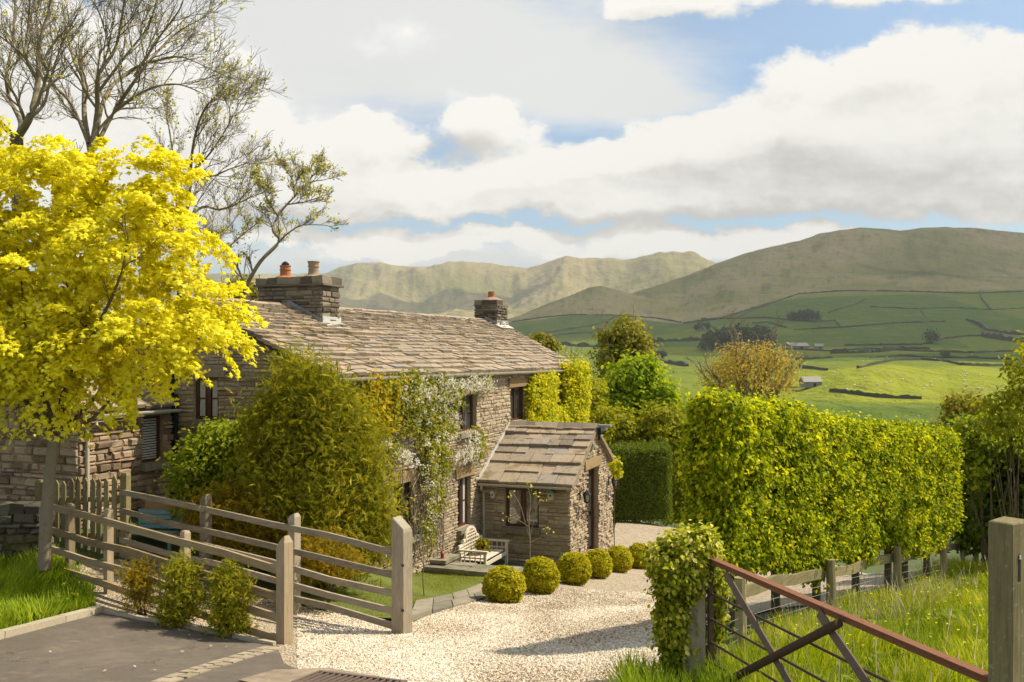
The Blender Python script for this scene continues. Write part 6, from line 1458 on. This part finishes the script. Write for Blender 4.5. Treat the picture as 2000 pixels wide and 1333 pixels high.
tree('small_tree', 'small olive treetop showing just past the far end of the cottage roof', 60, 1052, [(1052,668,24,16,.9),(1070,676,18,14,.8),(1035,676,16,14,.8)], 'olive', .25, 120, 18, .35, 105, .15)
tree('bare_bush', 'pale twiggy bush showing between the cottage eaves and the ash', 60, 1110, [(1105,690,18,22,.9),(1130,706,22,16,.9),(1090,684,14,16,.7)], 'bud', .12, 60, 6, .3, 106, .10, limbs=8, tw=1)
tree('small_tree', 'olive leafed tree in the gap between the golden tree and the larger chimney', 30, 478, [(478,575,26,36,.8),(500,600,20,30,.7),(455,600,30,40,.8)], 'olive', .13, 240, 16, .28, 107, .12, tw=1, limbs=6)
b = PX(1950,930,19.5); b[2] = tz(b[0], b[1])
bush('shaded_shrub', 'dense green shrubbery, leaves darkened for shade, at the far end of the hornbeam hedge', 'shrub', b, pxblobs([(1925,930,55,105,1.2,0),(1990,905,75,120,1.5,.5),(1895,1000,38,70,.9,-.3),(1960,1020,80,60,1.2,-.6),(1900,870,42,45,1.0,.8),(2060,950,90,150,1.8),(1870,930,25,80,.8,.5)], 19.5), 'shadebush', T_LEAF, .13, 1300, 18, .26, 111, stems=6, fill=.35)
b = PX(1935,860,18.2); b[2] = tz(b[0], b[1])
bush('leafy_shrub', 'mid green leafy shrub continuing the line of the hornbeam hedge at the right', 'shrub', b, pxblobs([(1905,855,40,42,.7),(1950,845,48,42,.8),(1995,850,45,50,.8),(1890,900,25,50,.6),(2040,860,50,60,.9)], 18.2), 'shrub', T_LEAF, .10, 520, 20, .22, 115, stems=6)
b = PX(1985,760,14.5); b[2] = tz(b[0], b[1])
bush('yellow_tree', 'thin yellow leaved young tree at the right edge above the shrubbery', 'tree', b, pxblobs([(1985,720,24,38,.4),(2010,760,40,50,.6),(1950,790,30,28,.4),(1975,830,40,30,.5),(2040,700,50,60,.7),(1935,830,16,16,.3)], 14.5), 'lime', T_LEAF, .085, 150, 12, .17, 112, stems=14, fill=.5, part='foliage')
b = PX(1880,800,30); b[2] = tz(b[0], b[1])
bush('round_bush', 'rounded green bush beyond the hedge beside the bright field', 'shrub', b, pxblobs([(1880,792,38,20,.9),(1862,800,22,16,.6),(1900,805,26,24,.8),(1880,840,45,40,.9)], 30), 'olive', T_LEAF, .14, 200, 18, .26, 113)
b = PX(1160,950,37.5); b[2] = tz(b[0], b[1])
bush('garden_bush', 'loose green bush between the porch and the dark clipped hedge', 'shrub', b, pxblobs([(1170,830,26,40,.8),(1150,880,30,60,.9)], 37.5), 'lime', T_LEAF, .16, 160, 18, .3, 114)

# ------------------------------------------------------------------ valley: field boundaries, woods, barns, sheep
def boundary(name, lab, path, h, w, mat, cat, seed, rough=.3):
    rg = np.random.default_rng(seed); pts = []
    for a, b in zip(path[:-1], path[1:]):
        k = max(1, int(abs(b[0]-a[0])/7+abs(b[1]-a[1])/4))
        for i in range(k): pts.append(hit(a[0]+(b[0]-a[0])*i/k, a[1]+(b[1]-a[1])*i/k, 150))
    pts.append(hit(*path[-1], 150)); pts = np.array(pts); d = N3(np.gradient(pts, axis=0)*[1,1,0]); x = np.stack([-d[:,1], d[:,0], 0*d[:,0]], 1); n = len(pts)
    hh = h*(1+rg.normal(0, rough, n)).clip(.45, 1.8); V = np.stack([pts-x*w/2-UP*1, pts+x*w/2-UP*1, pts+x*w*.4+UP*hh[:, None], pts-x*w*.4+UP*hh[:, None]], 1).reshape(-1,3)
    f = [(4*i+j, 4*i+(j+1) % 4, 4*i+4+(j+1) % 4, 4*i+4+j) for i in range(n-1) for j in range(4)]+[(0,1,2,3),(4*n-1,4*n-2,4*n-3,4*n-4)]
    mb = MB(); mb.add(V, f, np.repeat(rg.random(n), 4)); o = mb.build(name, M[mat], origin=pts[n//2]); tag(o, lab, cat, 'field boundaries across the valley')
for nm, lab, path, h, w, s in (
    ('field_wall','stone wall dividing brown moor from green fields below the pointed knoll',[(1000,630),(1060,621),(1115,616),(1200,617),(1280,622),(1330,631)],2.6,2.4,1),
    ('field_wall','long stone wall along the foot of the big brown fell',[(1335,632),(1400,625),(1470,604),(1510,592),(1560,575),(1650,569),(1760,570),(1900,574),(2010,570)],2.6,2.4,2),
    ('field_wall','stone wall slanting up from the cottage roof to the knoll wall',[(1060,652),(1120,643),(1170,634),(1206,618)],2.4,2.2,3),
    ('hedgerow','dark straight hedgerow between ash treetop and the round wood',[(1272,668),(1320,667),(1378,666)],4,4,4),
    ('hedgerow','hedgerow low in the valley left of the ash treetop',[(1085,672),(1120,677),(1185,679)],4,4,5),
    ('field_wall','stone wall passing just under the square conifer plantation',[(1370,624),(1440,623),(1500,622),(1590,630),(1632,627),(1643,641)],2.2,2.2,6),
    ('field_wall','short stone wall curving down towards the round wood',[(1470,633),(1500,630),(1536,641)],2.2,2.2,7),
    ('field_wall','level stone wall right of the round wood below the plantation',[(1552,645),(1640,641),(1700,636),(1750,632),(1846,629)],2.2,2.2,8),
    ('field_wall','stone wall rising steeply from the plantation towards the moor',[(1618,612),(1640,604),(1676,594),(1692,584)],2.2,2.2,9),
    ('hedgerow','dark sinuous hedgerow climbing at the right edge above the lone round tree',[(1888,625),(1910,634),(1930,646),(1965,652),(2010,656)],4.5,4.5,10),
    ('field_wall','stone wall running either side of the lone round tree',[(1650,676),(1720,675),(1800,674),(1845,662),(1890,657),(1925,657)],2,2.4,11),
    ('hedgerow','broad dark hedgerow across the valley below the lone round tree',[(1622,691),(1680,690),(1720,688),(1760,683),(1815,683)],3.5,4,12),
    ('hedgerow','thick dark hedge at the right edge below the sinuous hedgerow',[(1920,658),(1950,663),(1985,668),(2010,670)],5,5,13),
    ('field_wall','stone wall bordering the top of the bright sheep pasture',[(1675,720),(1710,712),(1745,705),(1800,703),(1850,707),(1880,714),(1930,716),(2010,714)],1.6,1.8,14),
    ('field_wall','dark stone wall at the foot of the bright sheep pasture',[(1622,764),(1670,770),(1720,777),(1800,780)],1.6,2.0,15),
    ('field_wall','stone wall in the valley right of the budding oak crown',[(1550,704),(1590,702),(1625,700)],2,2.4,16),
    ('hedgerow','dark hedgerow between sycamore crown and budding oak',[(1282,706),(1310,711),(1342,716)],4,4,17),
    ('field_wall','stone wall descending from the moor near the right edge',[(1914,568),(1918,585),(1934,604)],2.4,2.4,18),
    ('field_wall','stone wall from the near barn along the shaded fields',[(1545,683),(1620,687),(1700,682),(1800,687),(1900,690),(2010,686)],1.8,2.2,19),
    ('field_wall','faint stone wall climbing the green slope left of the plantation',[(1440,623),(1462,610),(1500,597)],1.8,2,21),
    ('field_wall','stone wall dropping from the plantation to the level wall below it',[(1600,630),(1596,642)],1.8,2,22),
    ('field_wall','stone wall across the upper green fields at the right edge',[(1700,600),(1780,604),(1860,602),(1936,606),(2010,602)],1.8,2,23),
    ('field_wall','stone wall rising between the upper fields above the lone round tree',[(1796,603),(1806,618),(1800,631)],1.8,2,24),
    ('field_wall','stone wall slanting through the fields left of the ash treetop',[(1030,668),(1090,655),(1150,650),(1190,640)],1.8,2,25),
    ('field_wall','curved stone wall below the bare looking tree on the pasture',[(1700,700),(1760,696),(1840,700),(1900,700),(1990,704)],1.5,1.8,26),
    ('field_wall','lowest stone wall glimpsed between oak crown and the near barn',[(1560,719),(1590,721),(1615,724)],1.8,2.2,20)):
    boundary(nm, lab, path, h*1.3, w*1.1, 'farhedge', 'hedgerow' if nm == 'hedgerow' else 'field wall', s, .4 if nm == 'hedgerow' else .2)
def far_mass(name, lab, x0, x1, ytop, ybot, n, conif, seed, kind='stuff', cat='wood', depth=1.0):
    rg = np.random.default_rng(seed); mb, tk = MB(), MB(); m = hit((x0+x1)/2, ybot, 300); w = (x1-x0)*m[1]/F; H = (ybot-ytop)*m[1]/F
    for k in range(n):
        u = rg.uniform(-.5,.5) if n > 1 else 0; x = m[0]+u*w*.93; y = m[1]+(rg.uniform(0, w*.35*depth) if n > 1 else 0); z = tz(x, y); h = H*rg.uniform(.72,1.0)*(1-.25*abs(2*u)**4); r = h*(.17 if conif else .34)
        if n == 1: r = w*.42
        (tk if n == 1 else mb).tube([(x,y,z-.5),(x,y,z+h*.6)], r*.1, 5)
        B = [(np.array([x,y,z+h*.55]), np.array([r,r,h*.45]))] if conif else [(np.array([x,y,z+h*.62]), np.array([r,r,h*.36])), (np.array([x+r*.3,y,z+h*.45]), np.array([r*.8,r*.8,h*.28]))]
        P, O, t = crown_pts(rg, B, 26 if n > 1 else 70, 6, r*.35, .2, 1, .75); put(mb, rg, P, O, t, r*(.45 if n > 1 else .25), T_LEAF, .4, .6, .2)
    if n == 1:
        o = thing(name, m, lab, cat); tk.build('trunk', M['bark'], o); mb.build('foliage', M['farwood'], o); return
    o = mb.build(name, M['farwood'], origin=m); tag(o, lab, cat)
    if kind: tag(o, kind=kind)
far_mass('conifer_plantation', 'square dark conifer plantation high on the green hillside', 1541, 1608, 605, 628, 60, True, 1)
far_mass('wood', 'large dark round wood in the middle of the valley', 1384, 1516, 634, 685, 60, False, 2)
far_mass('lone_tree', 'lone round dark tree on the hillside at the right', 1800, 1836, 636, 671, 1, False, 3, None, 'tree')
far_mass('tree_clump', 'small dark clump of trees just left of the large round wood', 1358, 1386, 629, 646, 7, False, 4)
far_mass('tree_clump', 'dark trees standing right beside the ash treetop', 1258, 1281, 655, 682, 6, False, 5)
far_mass('tree_clump', 'greyish trees in the valley between the ash and the round wood', 1278, 1310, 680, 702, 5, False, 6)
far_mass('lone_tree', 'small bare looking tree on the pasture wall below the lone round tree', 1836, 1856, 680, 700, 1, False, 7, None, 'tree')
far_mass('tree_clump', 'small round tree in front of the large wood', 1366, 1388, 664, 688, 3, False, 8)
def barn(px, py, wpx, hpx, lab, seed, ang):
    m = hit(px, py, 200); s = m[1]/F; w, h = wpx*s, hpx*s; a = np.array([math.cos(ang), math.sin(ang), 0]); b = np.array([-a[1], a[0], 0]); D = w*.35
    o = thing('barn', m, lab, 'barn'); mb = MB(); mb.box(m+b*D+UP*h*.25, a*w, b*2*D, UP*h*.55)
    for s_ in (-1,1): mb.add([m+b*D+a*s_*w/2+b*k*D+UP*z for k, z in ((-1,h*.525),(1,h*.525),(0,h))], [(0,1,2)])
    mb.build('wall', M['barnwall'], o); mb = MB(); e = w*.53
    for k in (-1,1): mb.add([m+b*D+a*s_*e+b*q*D*1.08+UP*z for s_, q, z in ((-1,k,h*.5),(1,k,h*.5),(1,0,h*1.02),(-1,0,h*1.02))]+[m+b*D+a*s_*e+b*q*D*1.08+UP*(z+.3) for s_, q, z in ((-1,k,h*.5),(1,k,h*.5),(1,0,h*1.02),(-1,0,h*1.02))], [(0,1,2,3),(4,5,6,7),(0,1,5,4)])
    mb.build('roof', M['barnroof'], o); mb = MB(); mb.box(m+a*w*.1-b*.05+UP*h*.2, a*w*.14, b*.2, UP*h*.38); mb.build('door', M['dark'], o)
barn(1562,683,38,13,'long pale roofed barn in the valley beside the large round wood',1,.12)
barn(1588,757,36,20,'nearer stone barn with a pale roof at the edge of the bright pasture',2,.05)
barn(1600,682,16,10,'small dark barn standing right of the long pale roofed one',3,-.2)
def sheep():
    rg = np.random.default_rng(9); o = None; n = 0
    for k in range(44):
        px, py = (rg.uniform(1610,1960), rg.uniform(724,764)) if k < 30 else (rg.uniform(1600,1990), rg.uniform(690,712))
        p = hit(px, py, 200)
        if o is None:
            o = thing('sheep', p, 'white sheep grazing out on the sunlit valley pasture', 'sheep', 'sheep grazing on the valley pasture'); l = np.array(p)
            mb = MB(); mb.tube([l+np.array([x,0,z]) for x, z in ((-.62,.62),(-.55,.68),(-.3,.72),(.1,.72),(.42,.74),(.56,.78),(.72,.62),(.86,.42),(.92,.36))], [.08,.26,.36,.37,.33,.22,.15,.11,.05], 9)
            for x, y in ((-.42,.16),(-.42,-.16),(.36,.16),(.36,-.16)): mb.tube([l+np.array([x,y,.55]), l+np.array([x-.03,y,.28]), l+np.array([x,y,0])], [.09,.05,.045], 6)
            mb.build('body', M['fleece'], o, smooth=True); c = o
        else: c = copy_tree(o); c.location = p
        c.rotation_euler[2] = rg.uniform(0, 6.28); c.scale = (1.25,1.25,1.25)
sheep()

# ------------------------------------------------------------------ unseen clouds added to shade the fells, and the air
def cloudmat():
    m, nt, bs = new_mat('cloud'); nt.nodes.remove(bs); d = nt.nodes.new('ShaderNodeBsdfDiffuse'); d.inputs[0].default_value = (.9,.9,.9,1); t = nt.nodes.new('ShaderNodeBsdfTransparent')
    mx = nt.nodes.new('ShaderNodeMixShader'); mx.inputs[0].default_value = .48; nt.links.new(t.outputs[0], mx.inputs[1]); nt.links.new(d.outputs[0], mx.inputs[2]); nt.links.new(mx.outputs[0], nt.nodes['Material Output'].inputs[0]); return m
M['cloud'] = cloudmat()
def cloud(lab, gx_, gy_, gz, H, rx, ry, seed, rz_=160):
    k = (H-gz)/sd.z; c = np.array([gx_+sd.x*k, gy_+sd.y*k, H]); rg = np.random.default_rng(seed); n, m = 64, 20; V = []
    for i in range(m+1):
        ph = -math.pi/2+math.pi*i/m
        for j in range(n):
            a = 2*math.pi*j/n; w = 1+.22*math.sin(3*a+seed)+.14*math.sin(5*a+2*seed)+.10*math.sin(9*a)+.06*math.sin(17*a+1)
            V.append(c+np.array([rx*w*math.cos(a)*math.cos(ph)**.7 if math.cos(ph) > 0 else 0, ry*w*math.sin(a)*max(math.cos(ph), 0)**.7, rz_*math.sin(ph)*(1.6 if ph > 0 else .5)*(1+.3*math.sin(4*a)*math.sin(7*a))]))
    f = [(i*n+j, i*n+(j+1) % n, (i+1)*n+(j+1) % n, (i+1)*n+j) for i in range(m) for j in range(n)]; mb = MB(); mb.add(V, f); o = mb.build('cloud', M['cloud'], smooth=True, origin=c)
    tag(o, lab, 'cloud', kind='structure')
cloud('broad unseen cloud added to shade the brown fell', 1500, 3050, 200, 2700, 1750, 1750, 2)
cloud('small unseen cloud added to shade the distant fells', -550, 6000, 330, 3600, 620, 420, 5)
def air():
    mb = MB(); mb.box((0, 4300, 420), (13000,0,0), (0,9400,0), (0,0,1080)); 
    m = bpy.data.materials.new('air'); m.use_nodes = True; nt = m.node_tree; nt.nodes.clear(); o = nt.nodes.new('ShaderNodeOutputMaterial'); v = nt.nodes.new('ShaderNodeVolumePrincipled')
    v.inputs['Color'].default_value = (.86,.88,.90,1); v.inputs['Density'].default_value = 6e-5; v.inputs['Anisotropy'].default_value = .2; nt.links.new(v.outputs[0], o.inputs['Volume'])
    tag(mb.build('haze', m), kind='stuff')
air()
